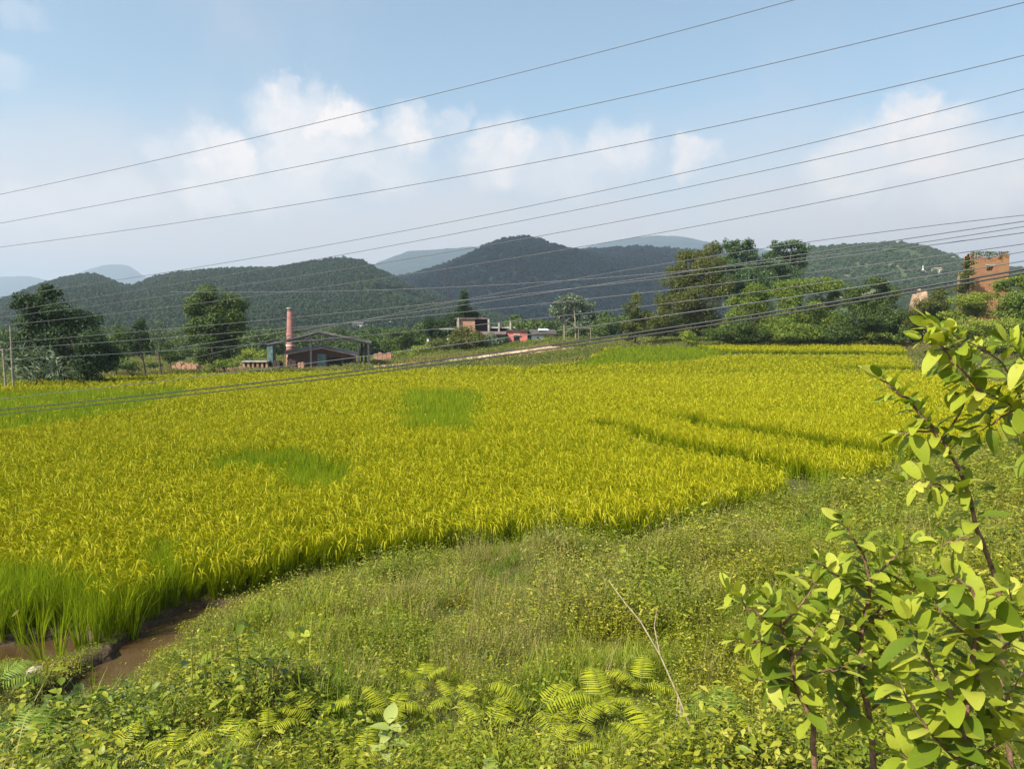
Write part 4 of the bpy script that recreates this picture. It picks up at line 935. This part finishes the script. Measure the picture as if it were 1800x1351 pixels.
for u in (877, 884, 897):
    mb = MB(root.location)
    for a in (-.1, .1): mb.tube([(U(u)+a, Y-.35, Zv(575)), (U(u)+a*1.6, Y-.35, Zv(559)+a*2)], .03, 4)
    mb.build('rebar', STEEL, root)
part(root, 'underfloor_dark', DARK, (U(862), U(892), Y+.6, Y+.8, gz-.3, Zv(577)-.01))  # near-black panel paints the shade under the floor slab
root = empty('pink_house', (U(910), 128, hz1(U(910), 128)), 'small pink plastered house with one dark window, left of the white house', 'house')
Y = 128.; gz = root.location[2]; U = lambda u: X_(u, Y); Zv = lambda v: Z_(v, Y)
part(root, 'wall', PINK, (U(892), U(927), Y, Y+4, Zv(604), Zv(582)))
part(root, 'plinth', CREAM, (U(892)-.05, U(927)+.05, Y-.06, Y+4.05, gz-.4, Zv(604)-.003))
part(root, 'roof', TILE, (U(890), U(929), Y-.3, Y+4.3, Zv(582)+.003, Zv(579.5)))
w = part(root, 'window', DARK, (U(903), U(913), Y-.05, Y+.1, Zv(597), Zv(589)))
part(w, 'sill', CREAM, (0, 0, 0, 0, 0, 0)) if False else None
part(root, 'window_ledge', CREAM, (U(902), U(914), Y-.3, Y-.052, Zv(588.5), Zv(587)))
part(root, 'window_sill', BRKD, (U(902), U(914), Y-.2, Y-.052, Zv(598.6), Zv(597.3)))
Y = 129.; U = lambda u: X_(u, Y); Zv = lambda v: Z_(v, Y)
root = empty('white_house', (U(955), Y, hz1(U(955), Y)), 'low whitewashed house with a dark roof, right of the pink house', 'house'); gz = root.location[2]
part(root, 'wall', WHT, (U(934), U(956), Y, Y+4, Zv(600), Zv(588))); part(root, 'wall', CREAM, (U(956)+.02, U(977), Y+.5, Y+4, Zv(602), Zv(587)))
part(root, 'plinth', CONC, (U(934), U(957), Y-.1, Y+4, gz-.4, Zv(600)-.003))
mb = MB(root.location); mb.slab([(U(929), Y-.7, Zv(588)-.05), (U(979), Y-.7, Zv(587)-.05), (U(977), Y+4, Zv(580)), (U(931), Y+4, Zv(580))], .14); mb.build('roof', TILE, root)
mb = MB(root.location); mb.slab([(U(946), Y+1.0, Zv(583)+.2), (U(966), Y+1.0, Zv(583)+.2), (U(964), Y+3.5, Zv(578)), (U(947), Y+3.5, Zv(578))], .06); mb.build('tin_sheet', TIN, root)
part(root, 'window', DARK, (U(944), U(947), Y-.04, Y+.1, Zv(595), Zv(592))); part(root, 'door', TEAL, (U(931), U(934)-.02, Y+.1, Y+.2, gz-.3, Zv(589)))
Y = 127.5; U = lambda u: X_(u, Y); Zv = lambda v: Z_(v, Y)
for (u, w, vt, vb, lab) in ((788, 2.4, 594, 609, 'tall narrow white wall stub among the bushes below the unfinished building'), (752, 1.6, 596, 603, 'small white wall stub, the more distant one left of the olive tree')):
    root = empty('wall_stub', (U(u), Y, hz1(U(u), Y)), lab, 'wall'); part(root, 'wall', WHT, (U(u)-w*.09, U(u)+w*.09, Y, Y+.8, hz1(U(u), Y)-.2, Zv(vt))); part(root, 'coping', CONC, (U(u)-w*.11, U(u)+w*.11, Y-.05, Y+.85, Zv(vt)+.003, Zv(vt)+.12))
Y = 127.; U = lambda u: X_(u, Y); Zv = lambda v: Z_(v, Y)
root = empty('lean_to', (U(870), Y, hz1(U(870), Y)), 'small teal-sheeted lean-to left of the pink house', 'shed'); g0 = root.location[2]
part(root, 'wall', TEAL, (U(846), U(888), Y, Y+2, g0-.3, Zv(588))); mb = MB(root.location); mb.slab([(U(843), Y-.6, Zv(588)), (U(890), Y-.6, Zv(588)), (U(890), Y+2.3, Zv(583)), (U(843), Y+2.3, Zv(583))], .08); mb.build('roof', SHEETD, root)
Y = 122.; U = lambda u: X_(u, Y); Zv = lambda v: Z_(v, Y)
root = empty('pole_frame', (U(1027), Y, hz1(U(1027), Y)), 'thin wooden goal-like frame under the round-topped pale tree', 'frame')
mb = MB(root.location)
for u in (1017, 1038):
    mb = MB(root.location); mb.tube([(U(u), Y, hz1(U(u), Y)-.2), (U(u), Y, Zv(576))], .07, 6); mb.build('post', WOOD, root)
mb = MB(root.location); mb.tube([(U(1016), Y, Zv(577)), (U(1039), Y, Zv(577))], .06, 6); mb.build('crossbar', WOOD, root)
# lattice pylon
Y = 420.; px_, gz = X_(788, Y), -1.0; topz = Z_(470, Y); root = empty('lattice_pylon', (px_, Y, gz), 'slender lattice power pylon faint against the dark ridge', 'pylon')
mb = MB((px_, Y, gz)); hw = lambda z: 2.6*max(0., 1-(z-gz)/(topz-gz))**1.2+.35; zs = np.linspace(gz, topz, 9)
for sx_ in (-1, 1):
    for sy_ in (-1, 1): mb.tube([(px_+sx_*hw(z), Y+sy_*hw(z), z) for z in zs], .13, 4)
mb.build('tower_leg', STEEL, root); mb = MB((px_, Y, gz))
for i in range(8):
    a, b = zs[i], zs[i+1]
    for sy_ in (-1, 1):
        mb.tube([(px_-hw(a), Y+sy_*hw(a), a), (px_+hw(b), Y+sy_*hw(b), b)], .08, 4); mb.tube([(px_+hw(a), Y+sy_*hw(a), a), (px_-hw(b), Y+sy_*hw(b), b)], .08, 4)
mb.build('lattice', STEEL, root)
for v in (478, 490, 502):
    mb = MB((px_, Y, gz)); z = Z_(v, Y); mb.tube([(px_-3, Y, z), (px_, Y, z+.5), (px_+3, Y, z)], .13, 4); mb.build('crossarm', STEEL, root)
# tiny far houses
def tinyhouse(cx, Y, gz, w, h, wall, roof, label, dep=5):
    root = empty('far_house', (cx, Y, gz), label, 'house')
    part(root, 'wall', wall, (cx-w/2, cx+w/2, Y, Y+dep, gz-2, gz+h))
    mb = MB(root.location); mb.slab([(cx-w/2-.4, Y-.5, gz+h), (cx+w/2+.4, Y-.5, gz+h), (cx+w/2+.4, Y+dep/2, gz+h+1.2), (cx-w/2-.4, Y+dep/2, gz+h+1.2)], .2)
    mb.slab([(cx-w/2-.4, Y+dep/2, gz+h+1.2), (cx+w/2+.4, Y+dep/2, gz+h+1.2), (cx+w/2+.4, Y+dep+.5, gz+h), (cx-w/2-.4, Y+dep+.5, gz+h)], .2); mb.build('roof', roof, root)
    part(root, 'window', DARK, (cx-w*.22, cx-w*.05, Y-.06, Y+.1, gz+h*.35, gz+h*.75))
def hG(h, u, v):
    d = ray(u, v); t = np.linspace(h['Y'][0], h['D'], 3000); z = CAMZ+d[2]*t/d[1]; hz_ = hsample(h, np.full(3000, float(u)), t); k = np.argmax(hz_ >= z)
    return d[0]/d[1]*t[k], t[k], hz_[k]
for (u, v, w, h, wall, roof, lab) in ((629, 578, 5, 4, CREAM, SHEET, 'pale far house, leftmost of the tiny ones on the slope right of the open shed'),
    (642, 579, 3, 3, WHT, SHEET, 'tiny white far house between two pale ones above the open shed eave'), (655, 583, 5, 2.5, CREAM, SHEET, 'tiny long far house above the right posts of the open shed'),
    (680, 574, 3, 3, CREAM, TIN, 'bright white far house highest on the slope left of the round village tree'), (665, 592, 6, 2.6, CREAM, TIN, 'low shiny-roofed far house lowest on the slope left of the village')):
    Yh = 330.; x = X_(u, Yh); z = Z_(v+4, Yh)
    x, Yh, z = hG(h_left, u, v+3) if v < 586 else (x, Yh, z)
    tinyhouse(x, Yh, z if v < 586 else hz1(x, Yh), w*1.2, h, wall, roof, lab)
for (u, v, w, h, wall, roof, lab) in ((1672, 454, 8, 4, CREAM, CREAM, 'pale blocky house on the crest of the right-hand hill'), (1676, 466, 8, 2.5, CREAM, TIN, 'long white low house just below the crest house on the right-hand hill'),
    (1647, 478, 10, 5, CREAM, CLAY, 'beige house halfway down the right-hand hill')):
    x, Yh, z = hG(h_right, u, v+4); tinyhouse(x, Yh, z, w, h, wall, roof, lab, 9)
x, Yh, z = hG(h_right, 1622, 480); root = empty('hill_temple', (x, Yh, z), 'small white spired temple on the right-hand hill, left of the beige house', 'temple')
part(root, 'base', WHT, (x-1.8, x+1.8, Yh-2, Yh+2, z-2, z+1.6)); mb = MB(root.location); mb.tube([(x, Yh, z+1.6), (x, Yh, z+4), (x, Yh, z+7)], [1.1, .8, .1], 8); mb.build('spire', WHT, root)
# brick ruin at right
Y = 110.; U = lambda u: X_(u, Y); Zv = lambda v: Z_(v, Y); cx = U(1730); gz = hz1(cx, Y)
root = empty('brick_ruin', (cx, Y, gz), 'ruined orange brick tower with a dark window hole and ragged overgrown top at right', 'ruin')
mb = MB(root.location); r2 = np.random.default_rng(5); x0, x1 = U(1703), U(1767); wx0, wx1, wz0, wz1 = U(1728), U(1740), Zv(477), Zv(468); D_ = 1.8
for (a, b, c_, d_) in ((x0, wx0, gz-1, None), (wx0, wx1, gz-1, wz0), (wx0, wx1, wz1, None), (wx1, x1, gz-1, None)):
    n = max(1, int((b-a)/.42)); e = np.linspace(a, b, n+1)
    for i in range(n):
        tp_ = d_ if d_ else Zv(449)+r2.uniform(-.75, .35)-(.9 if e[i] < x0+.9 else 0); mb.box(e[i], e[i+1], Y, Y+.5, c_, tp_)
for i in range(10):
    yy = Y+.5+i*(D_-.5)/10; t_p = Zv(448)+r2.uniform(-.6, .2); mb.box(x0, x0+.45, yy, yy+.449, gz-1, t_p); mb.box(x1-.45, x1, yy, yy+.449, gz-1, t_p-.1)
mb.box(x0+.451, x1-.451, Y+D_-.3, Y+D_, gz-1, Zv(452)); mb.build('wall', BRKR, root)
part(root, 'window_lintel', CONC, (wx0-.15, wx1+.15, Y-.08, Y-.003, wz1+.01, wz1+.16))
part(root, 'corner_pier', CLAY, (U(1680), U(1684), Y-.3, Y+.3, gz-1, Zv(477)))
mb = MB(root.location); n = 900; c = np.stack([r2.uniform(x0, x1, n), r2.uniform(Y-.1, Y+.6, n), Zv(447)-np.abs(r2.normal(0, .55, n))+.3], -1)
mb.quads(leafquads(c, unit(r2.normal(size=(n, 3))), .2, .12, r2)); mb.build('creeper', T_OLV, root)
# utility poles at the left edge
for (u0, v0, u1, v1, lab, arm) in ((24, 690, 18, 572, 'taller pale wooden pole with a crossarm in front of the dark tree at far left', True), (11, 690, 5, 612, 'shorter leaning pole at the very left edge of the photo', False)):
    Y = 57.; a = P(u0, v0, Y); b = P(u1, v1, Y); a[2] = hz1(a[0], Y)-.2; root = empty('utility_pole', (a[0], Y, a[2]+.2), lab, 'pole')
    mb = MB(root.location); mb.tube([a, b], [.09, .06], 8); mb.build('shaft', BARKP, root)
    mb = MB(root.location); c = P(u1+3, 632, Y) if arm else P(u1, v1+4, Y); w = .65 if arm else .25; mb.tube([c-[w, -.1, 0], c+[w, .1, 0]], .05, 5); mb.build('crossarm', WOOD, root)

# ------------------------------------------------------------------ power lines
WIRE = plain('wire', (.10, .10, .11), .1, 2, .5, .4); CABLE = plain('cable_sheath', (.03, .03, .035), .1, 2, .5, .4)
WR = [
 ([(0,342),(560,215),(900,132),(1395,0)], 42, 22, .012, 'highest thin power line, leaving the top edge of the sky'),
 ([(0,390),(200,359),(900,214),(1200,147),(1800,5)], 42, 22, .012, 'second power line from the top, reaching the top right corner'),
 ([(0,432),(200,411),(900,293),(1200,233),(1800,98)], 42, 22, .012, 'third power line from the top, crossing left edge just above the hills'),
 ([(330,471),(500,444),(655,420),(900,367),(1200,303),(1800,157)], 42, 22, .011, 'fourth power line from the top, meeting the left ridge crest'),
 ([(400,483),(522,462),(700,431),(900,391),(1200,330),(1800,197)], 42, 22, .011, 'fifth power line, just below the fourth across the right-hand cloud'),
 ([(300,518),(433,499),(522,487),(700,460),(900,424),(1200,365),(1800,238)], 42, 22, .011, 'sixth power line, crossing the lower part of the right-hand cloud'),
 ([(0,572),(300,538),(500,514),(700,489),(789,473),(967,440),(1200,400),(1800,280)], 42, 22, .011, 'seventh power line, running along the dark ridge crest'),
 ([(1180,462),(1420,425),(1600,402),(1800,378)], 34, 18, .009, 'faint line just above the right-hand hill, topmost of the lower set'),
 ([(1350,456),(1500,434),(1650,411),(1800,389)], 30, 16, .010, 'second line of the lower set, touching the top of the right-hand hill'),
 ([(1450,449),(1600,429),(1700,414),(1800,398)], 30, 16, .009, 'third line of the lower set above the brick ruin'),
 ([(50,597),(344,573),(522,561),(700,545),(838,524),(1011,504),(1100,492),(1429,458),(1640,433),(1800,408)], 34, 16, .010, 'fourth line of the lower set, dipping across the chimney top'),
 ([(60,609),(311,592),(700,563),(1100,515),(1450,475),(1680,448),(1800,428)], 34, 16, .010, 'line meeting the top of the brick ruin at its left'),
 ([(150,624),(311,614),(700,590),(1100,538),(1500,488),(1765,449),(1800,443)], 34, 16, .009, 'line leaving the right edge just above the brick ruin'),
 ([(0,700),(300,669),(700,620),(1100,562),(1592,492),(1667,480),(1800,459)], 30, 13, .010, 'dark line passing over the window hole of the brick ruin'),
 ([(0,718),(180,702),(389,680),(544,662),(678,650),(1000,603),(1150,580),(1270,560),(1400,539),(1500,520),(1650,499),(1800,478)], 26, 11, .017, 'thick black cable, upper of the pair sagging over the rice'),
 ([(0,728),(250,702),(455,678),(633,660),(1000,609),(1180,583),(1300,563),(1400,547),(1500,530),(1700,497),(1800,482)], 26, 11, .015, 'thick black cable, lower of the pair sagging over the rice'),
]
for i_, (pts, YL, YR, rad_, lab) in enumerate(WR):
    pu = np.array([p[0] for p in pts], float); pv = np.array([p[1] for p in pts], float)
    cf = np.polyfit(pu/1000, pv, 2 if len(pts) > 3 else 2); us = np.linspace(-450 if pu[0] < 1000 else 300, 2300, 90); vs = np.polyval(cf, us/1000)
    YY = 1/(1/YL+(1/YR-1/YL)*us/1800); pts3 = np.stack([(us-900)/F*YY, YY+i_*.12, CAMZ+(HZ-vs)/F*YY], -1)
    # pitch-exact placement
    pts3 = np.array([P(a, b, c) for a, b, c in zip(us, vs, YY)])
    mb = MB(pts3[45]); mb.tube(pts3, rad_, 6); o = mb.build('power_line', CABLE if rad_ > .014 else WIRE); o.location = pts3[45]
    tag(o, lab, 'power line', 'power lines crossing the view')

# ------------------------------------------------------------------ ferns and bank plants
FERN = leafmat('fern_leaf', [(.24, .29, .010), (.34, .38, .014), (.48, .47, .03)], .4, .45, .3)
FERND = leafmat('fern_leaf_green', [(.10, .18, .02), (.18, .27, .03), (.28, .34, .05)], .35, .45, .3)
STEM = plain('green_stem', (.20, .22, .06), .3, 20, .7); DRY = plain('dry_stem', (.36, .29, .19), .3, 30, .8); PINKST = plain('brown_stem', (.24, .13, .08), .35, 30, .8)
def frond(r, L, az, el, droop, mat, parent, stemr=.0025, pw=.26, nump=19):
    t = np.linspace(0, 1, 16); d = np.array([math.cos(az), math.sin(az)])
    q = L*(np.cos(el)*t); z = L*(np.sin(el)*t-droop*t**2.2); C = np.stack([d[0]*q, d[1]*q, z], -1)
    mb = MB(); mb.tube(C, [stemr, stemr*.4], 5)
    tp = np.linspace(.16, .99, nump); side = np.array([-d[1], d[0], 0]); base = np.stack([np.interp(tp, t, C[:, k]) for k in range(3)], -1)
    tan = unit(np.gradient(C, axis=0)); tg = np.stack([np.interp(tp, t, tan[:, k]) for k in range(3)], -1)
    nr_ = unit(np.cross(tg, side[None]+0*tg)); nr_ = nr_*np.sign(nr_[:, 2:3]+1e-6)
    lp = L*pw*np.sin(math.pi*(.12+.88*tp)**.75)**.8+.008
    for s_ in (-1, 1):
        dd = unit(side*s_+tg*.35+nr_*r.normal(.0, .12, (nump, 1))-np.array([0, 0, .15]))
        V, f = leafgrid(base, dd, nr_, lp*r.uniform(.85, 1.1, nump), np.minimum(lp*.19, L*.83/nump*.62), 5, .15, .18, .55); mb.add(V, f, 1)
    return mb.build('frond', [STEM, mat], parent)
def fern_proto(seed, nf, L, mat, el=(.5, 1.2)):
    r = np.random.default_rng(seed); root = empty('fern', (0, 0, 0)); a0 = r.uniform(0, 6.28)
    for i in range(nf): frond(r, L*r.uniform(.75, 1.15), a0+i*6.28/nf+r.uniform(-.4, .4), r.uniform(*el), r.uniform(.35, .7), mat, root)
    return root
fp = [fern_proto(1, 5, .62, FERN, (.45, .95)), fern_proto(2, 4, .52, FERN, (.4, .9)), fern_proto(3, 5, .46, FERN, (.4, .9)), fern_proto(4, 6, .62, FERND, (.5, 1.1))]
used = set()
def copy_tree(o, parent=None):
    c = o.copy(); COL.objects.link(c); c.parent = parent
    for ch in list(o.children): copy_tree(ch, c)
    return c
def place_fern(u, v, kind, s, rz, label, zo=0.1):
    g = G(u, v, zo); o = fp[kind] if kind not in used else copy_tree(fp[kind]); used.add(kind)
    s *= .95
    o.location = (g[0], g[1], hz1(g[0], g[1])+.16); o.rotation_euler = (0, 0, rz); o.scale = (s, s, s); tag(o, label, 'fern', 'ferns growing on the near bank')
for a in FERNS: place_fern(*a)
# leafy plants with real leaves
def leafmat_worn(*a, **k):
    m = leafmat(*a, **k); nt = m.node_tree; b = [n for n in nt.nodes if n.type == 'BSDF_PRINCIPLED'][0]; src = b.inputs['Base Color'].links[0].from_socket
    nz = nmath(nt, 'MULTIPLY_ADD', nnoise(nt, 45, 3), 9, -5.6, clamp=True); c = nmix(nt, nmath(nt, 'MULTIPLY', nz, .75), src, (.17, .11, .035)); nt.links.new(c, b.inputs['Base Color'])
    return m
GUA = leafmat_worn('shrub_leaf', [(.10, .16, .014), (.22, .28, .02), (.35, .39, .035), (.48, .48, .08)], .38, .52, .2, bump=90)
PALE = leafmat('pale_leaf', [(.18, .25, .05), (.30, .36, .08), (.42, .44, .14)], .3, .5, .3, bump=60)
def plant(u, v, label, seed, n=9, L=.15, h=.35, mat=PALE, name='broadleaf_plant'):
    r = np.random.default_rng(seed); g = G(u, v, .1); z0 = hz1(g[0], g[1]); root = empty(name, (g[0], g[1], z0), label, 'plant')
    mb = MB(); top = np.array([.03, -.02, h]); mb.tube([(0, 0, -.03), (.02, 0, h*.5), top], [.007, .004], 6); mb.build('stem', STEM, root)
    a = np.arange(n)*2.4+r.uniform(0, 1, n)*.4; t = np.linspace(.35, 1, n); base = np.stack([.03*t, -.02*t, h*t], -1); el_ = r.uniform(.1, .8, n)
    d = np.stack([np.cos(a)*np.cos(el_), np.sin(a)*np.cos(el_), np.sin(el_)], -1); nr_ = np.stack([-np.cos(a)*.4, -np.sin(a)*.4, np.ones(n)], -1); l = L*r.uniform(.7, 1.15, n)
    V, f = leafgrid(base, d, nr_, l, l*.62, 8, .2, .35, .8); mb = MB(); mb.add(V, f); mb.build('foliage', mat, root)
plant(678, 1345, 'pale broad-leaved plant standing tallest at the bottom edge, left of centre', 1, 12, .15, .42)
plant(860, 1395, 'pale broad-leaved plant tip at the bottom edge, below the smaller fern', 2, 8, .13, .28)
plant(1035, 1400, 'pale broad-leaved plant at the bottom edge, below the low spreading fern', 3, 8, .14, .26)
for i_, (u, v, lab) in enumerate(((45,1235,'leafy dark-green plant on the bank by the left edge, above the drooping fern'),(110,1290,'broad-leaved green plant between the muddy water and the bottom left ferns'),(170,1345,'broad-leaved green plant cut by the bottom edge at left'),(60,1345,'large-leaved green plant in the very bottom left corner'),(1440,1340,'green leafy seedling at the foot of the thin brown trunk'))):
    plant(u, v, lab, 20+i_, 16, .11, .33, GUA, 'leafy_plant')
# dry stalk
def tw(pts): return [P(u, v, Y) for u, v, Y in pts]
root_p = P(1240, 1351, 4.6); gz = hz1(root_p[0], root_p[1]); root = empty('dry_stalk', (root_p[0], root_p[1], gz), 'thin dry forked stalk rising from the bottom edge, right of centre', 'stalk')
mb = MB(root.location); mb.tube([(root_p[0]+.03, root_p[1], gz-.05)]+tw([(1240,1345,4.6),(1215,1280,4.65),(1192,1222,4.7),(1160,1150,4.8),(1125,1090,4.9),(1098,1058,5.0),(1070,1020,5.1)]), [.008, .006, .005, .003], 6); mb.build('main_stem', DRY, root)
for pts in ([(1192,1222,4.7),(1186,1290,4.65),(1184,1390,4.6)], [(1196,1230,4.7),(1195,1300,4.62),(1197,1400,4.5)], [(1160,1150,4.8),(1150,1100,4.9),(1155,1070,5.0)]):
    mb = MB(root.location); mb.tube(tw(pts), [.004, .002], 5); mb.build('side_stem', DRY, root)
# pale stone by the water
g = Pz(62, 1190, 0.0); r2 = np.random.default_rng(3); n = 14; a, b = np.meshgrid(np.linspace(0, 2*math.pi, n, endpoint=False), np.linspace(-.4, 1.57, 8), indexing='ij')
rr_ = 1+.25*(fbm(a*1.5, b*2, 4, 3)-.5); x = g[0]+.17*rr_*np.cos(a)*np.cos(b); y = g[1]+.14*rr_*np.sin(a)*np.cos(b); z = -.02+.15*rr_*np.sin(b)
i, j = np.meshgrid(np.arange(n), np.arange(7), indexing='ij'); f = np.stack([i*8+j, ((i+1) % n)*8+j, ((i+1) % n)*8+j+1, i*8+j+1], -1).reshape(-1, 4)
mb = MB((g[0], g[1], 0)); mb.add(np.stack([x, y, z], -1).reshape(-1, 3), f); o = mb.build('stone', plain('stone', (.42, .38, .26), .25, 14, .9, bump=.5)); o.location = (g[0], g[1], 0)
tag(o, 'pale rounded stone at the edge of the muddy water, lower left', 'stone')

# ------------------------------------------------------------------ the near shrubs on the right
BROWN = plain('shrub_bark', (.22, .125, .075), .4, 40, .85, bump=.4)
def spline(pts, m=10):
    p = np.array(pts, float); p = np.vstack([2*p[0]-p[1], p, 2*p[-1]-p[-2]]); out = []
    for i in range(1, len(p)-2):
        for t in np.linspace(0, 1, m, endpoint=False):
            out.append(.5*((2*p[i])+(-p[i-1]+p[i+1])*t+(2*p[i-1]-5*p[i]+4*p[i+1]-p[i+2])*t*t+(-p[i-1]+3*p[i]-3*p[i+1]+p[i+2])*t**3))
    out.append(p[-2]); return np.array(out)
def shrub(label, Y, main, twigs, seed, leaf=.095, r0=.012, leafstart=.5, extra=1.0, group='broad-leaved shrubs at the right'):
    leaf = leaf*1.3
    r = np.random.default_rng(seed); g = P(main[0][0], main[0][1], main[0][2] if len(main[0]) > 2 else Y); gz = min(hz1(g[0], g[1]), g[2]); root = empty('leafy_shrub', (g[0], g[1], gz), label, 'shrub')
    mb = MB(root.location); lv = []
    def conv(pl): return np.array([P(p[0], p[1], p[2] if len(p) > 2 else Y) for p in pl])
    def run(pl, rb, rt, ls, sz):
        c = spline(conv(pl)); c += (vn(np.arange(len(c))*.35, np.full(len(c), seed), seed)[:, None]-.5)*.012
        mb.tube(c, [rb, rt], 7); seg = np.linalg.norm(np.diff(c, axis=0), axis=1); L = np.concatenate([[0], np.cumsum(seg)]); tot = L[-1]
        s = ls*tot; k = 0; phase = r.uniform(0, 3.14)
        while s < tot:
            p = np.array([np.interp(s, L, c[:, q]) for q in range(3)]); p2 = np.array([np.interp(min(tot, s+.01), L, c[:, q]) for q in range(3)])
            p1 = np.array([np.interp(s-.01, L, c[:, q]) for q in range(3)]); t = unit(p2-p1); frac = (s/tot-ls)/(1-ls+1e-6)
            ref = np.array([0, 0, 1.]) if abs(t[2]) < .85 else np.array([1., 0, 0]); a = unit(np.cross(t, ref)); b = np.cross(t, a); ph = phase+k*1.57
            for sg in (0, math.pi):
                if r.uniform() < .06: continue
                o_ = a*math.cos(ph+sg)+b*math.sin(ph+sg); dd = unit(o_*.95+t*(.35+.5*frac)+np.array([0, 0, r.uniform(-.25, .2)])+r.normal(0, .14, 3))
                nn_ = unit(t*.6+np.array([0, 0, .9])+r.normal(0, .28, 3)); lv.append((p+o_*.004, dd, nn_, sz*r.uniform(.5, 1.12)*(1-.45*frac**3), r.uniform(.02, .65)))
            s += .033*r.uniform(.75, 1.25)*(1-.35*frac)/extra; k += 1
        for q in range(3):
            dd = unit(t+r.normal(0, .35, 3)); lv.append((c[-1], dd, unit(np.cross(dd, r.normal(size=3))+np.array([0, 0, .6])), sz*r.uniform(.4, .75), .1))
    mc = [list(main[0])+[Y]*(3-len(main[0]))]; gpt = [*main[0][:2]]
    run(main, r0, r0*.25, leafstart, leaf)
    bpt = conv([main[0]])[0]; mb.tube([(bpt[0]+.02, bpt[1], hz1(bpt[0], bpt[1])-.05), bpt*.5+np.array([bpt[0]+.02, bpt[1], hz1(bpt[0], bpt[1])])*.5, bpt], [r0*1.35, r0], 7)
    for tw_ in twigs: run(tw_, r0*.42, r0*.14, .12, leaf*.95)
    mb.build('branches', BROWN, root)
    B = np.array([l[0] for l in lv]); D = np.array([l[1] for l in lv]); N_ = np.array([l[2] for l in lv]); Ls = np.array([l[3] for l in lv]); Cu = np.array([l[4] for l in lv])
    V, f = leafgrid(B+D*.008, D, N_, Ls, Ls*r.uniform(.42, .56, len(Ls)), 9, .22, Cu, .92, .55); mf = MB(root.location); mf.add(V, f); mf.build('foliage', GUA, root)
shrub('tallest broad-leaved shrub, its leaning branch top reaching over the field at right', 2.7,
      [(1790,1420),(1765,1250),(1758,1060),(1722,940),(1695,850),(1655,775),(1608,715),(1568,680),(1545,668)],
      [[(1700,870),(1640,850),(1590,850)],[(1655,775),(1690,720),(1700,680),(1690,650)],[(1640,755),(1600,760),(1575,765)],[(1720,940),(1680,950),(1650,960)],
       [(1830,900,2.5),(1810,790,2.5),(1780,720,2.5),(1730,690,2.5),(1690,670,2.5)],[(1800,770,2.5),(1790,690,2.5),(1760,640,2.5),(1700,600,2.5),(1655,578,2.5)],[(1830,740,2.4),(1815,660,2.4),(1790,620,2.4),(1770,600,2.4)],
       [(1780,720,2.5),(1750,740,2.5),(1720,760,2.5)],[(1730,690,2.5),(1680,640,2.5),(1650,600,2.5),(1640,570,2.5)],[(1850,830,2.2),(1810,800,2.2),(1790,770,2.2)],[(1700,600,2.5),(1670,610,2.5),(1620,600,2.5)]], 5, .085, .011, .62)
shrub('middle broad-leaved shrub with a reddish trunk, its tip below the leaning branch', 2.9,
      [(1548,1440),(1536,1340),(1530,1270),(1512,1190),(1516,1110),(1530,1020),(1505,955),(1480,912)],
      [[(1516,1120),(1470,1070),(1430,1020),(1395,1015)],[(1530,1020),(1575,975),(1600,955)],[(1518,1100),(1580,1060),(1620,1020),(1650,1005)],[(1530,1250),(1590,1190),(1630,1150),(1640,1110)],[(1513,1190),(1450,1150),(1420,1110)],
       [(1512,1180),(1560,1130),(1590,1080)],[(1530,1040),(1490,1020),(1455,1000),(1430,985)],[(1532,1270),(1480,1230),(1440,1210)],[(1536,1330),(1590,1290),(1620,1240)],[(1516,1110),(1545,1070),(1570,1030),(1585,1000)]], 6, .092, .014, .42, 1.1)
shrub('leftmost broad-leaved shrub with a thin crooked brown trunk', 2.6,
      [(1440,1440),(1430,1340),(1428,1270),(1402,1205),(1390,1150),(1372,1095),(1350,1055)],
      [[(1392,1150),(1340,1130),(1295,1125)],[(1380,1110),(1330,1080),(1300,1050),(1285,1035)],[(1402,1205),(1360,1190),(1330,1195)],[(1395,1160),(1430,1110),(1460,1070)],[(1400,1200),(1450,1180),(1490,1170)],[(1375,1100),(1410,1060),(1430,1030)]], 7, .088, .012, .45, .95)
shrub('nearest large-leaved shrub filling the bottom right corner', 1.95,
      [(1700,1450),(1692,1351),(1702,1210),(1716,1110),(1712,1050),(1680,1015)],
      [[(1700,1250),(1650,1190),(1615,1130),(1595,1095)],[(1705,1200),(1750,1150),(1800,1110)],[(1694,1340),(1640,1290),(1600,1240),(1580,1200)],[(1692,1350),(1760,1300),(1820,1250)],[(1700,1400),(1640,1350),(1580,1330)],
       [(1702,1300),(1760,1240),(1800,1180)],[(1700,1400),(1760,1370),(1830,1340)],[(1850,1350,2.2),(1820,1200,2.2),(1790,1100,2.2),(1770,1030,2.2)],[(1712,1120),(1660,1080),(1640,1060)]], 8, .100, .011, .3, 1.1)

# ------------------------------------------------------------------ haze
m = bpy.data.materials.new('haze_air'); m.use_nodes = True; nt = m.node_tree; nt.nodes.clear()
o = nt.nodes.new('ShaderNodeOutputMaterial'); v = nt.nodes.new('ShaderNodeVolumePrincipled')
v.inputs['Color'].default_value = (.68, .83, 1.0, 1); v.inputs['Density'].default_value = HAZE; v.inputs['Anisotropy'].default_value = .2
nt.links.new(v.outputs[0], o.inputs['Volume'])
mb = MB(); mb.box(-9000, 9000, -8000, 9000, -9, 610); hz = tag(mb.build('haze', m), kind='stuff')
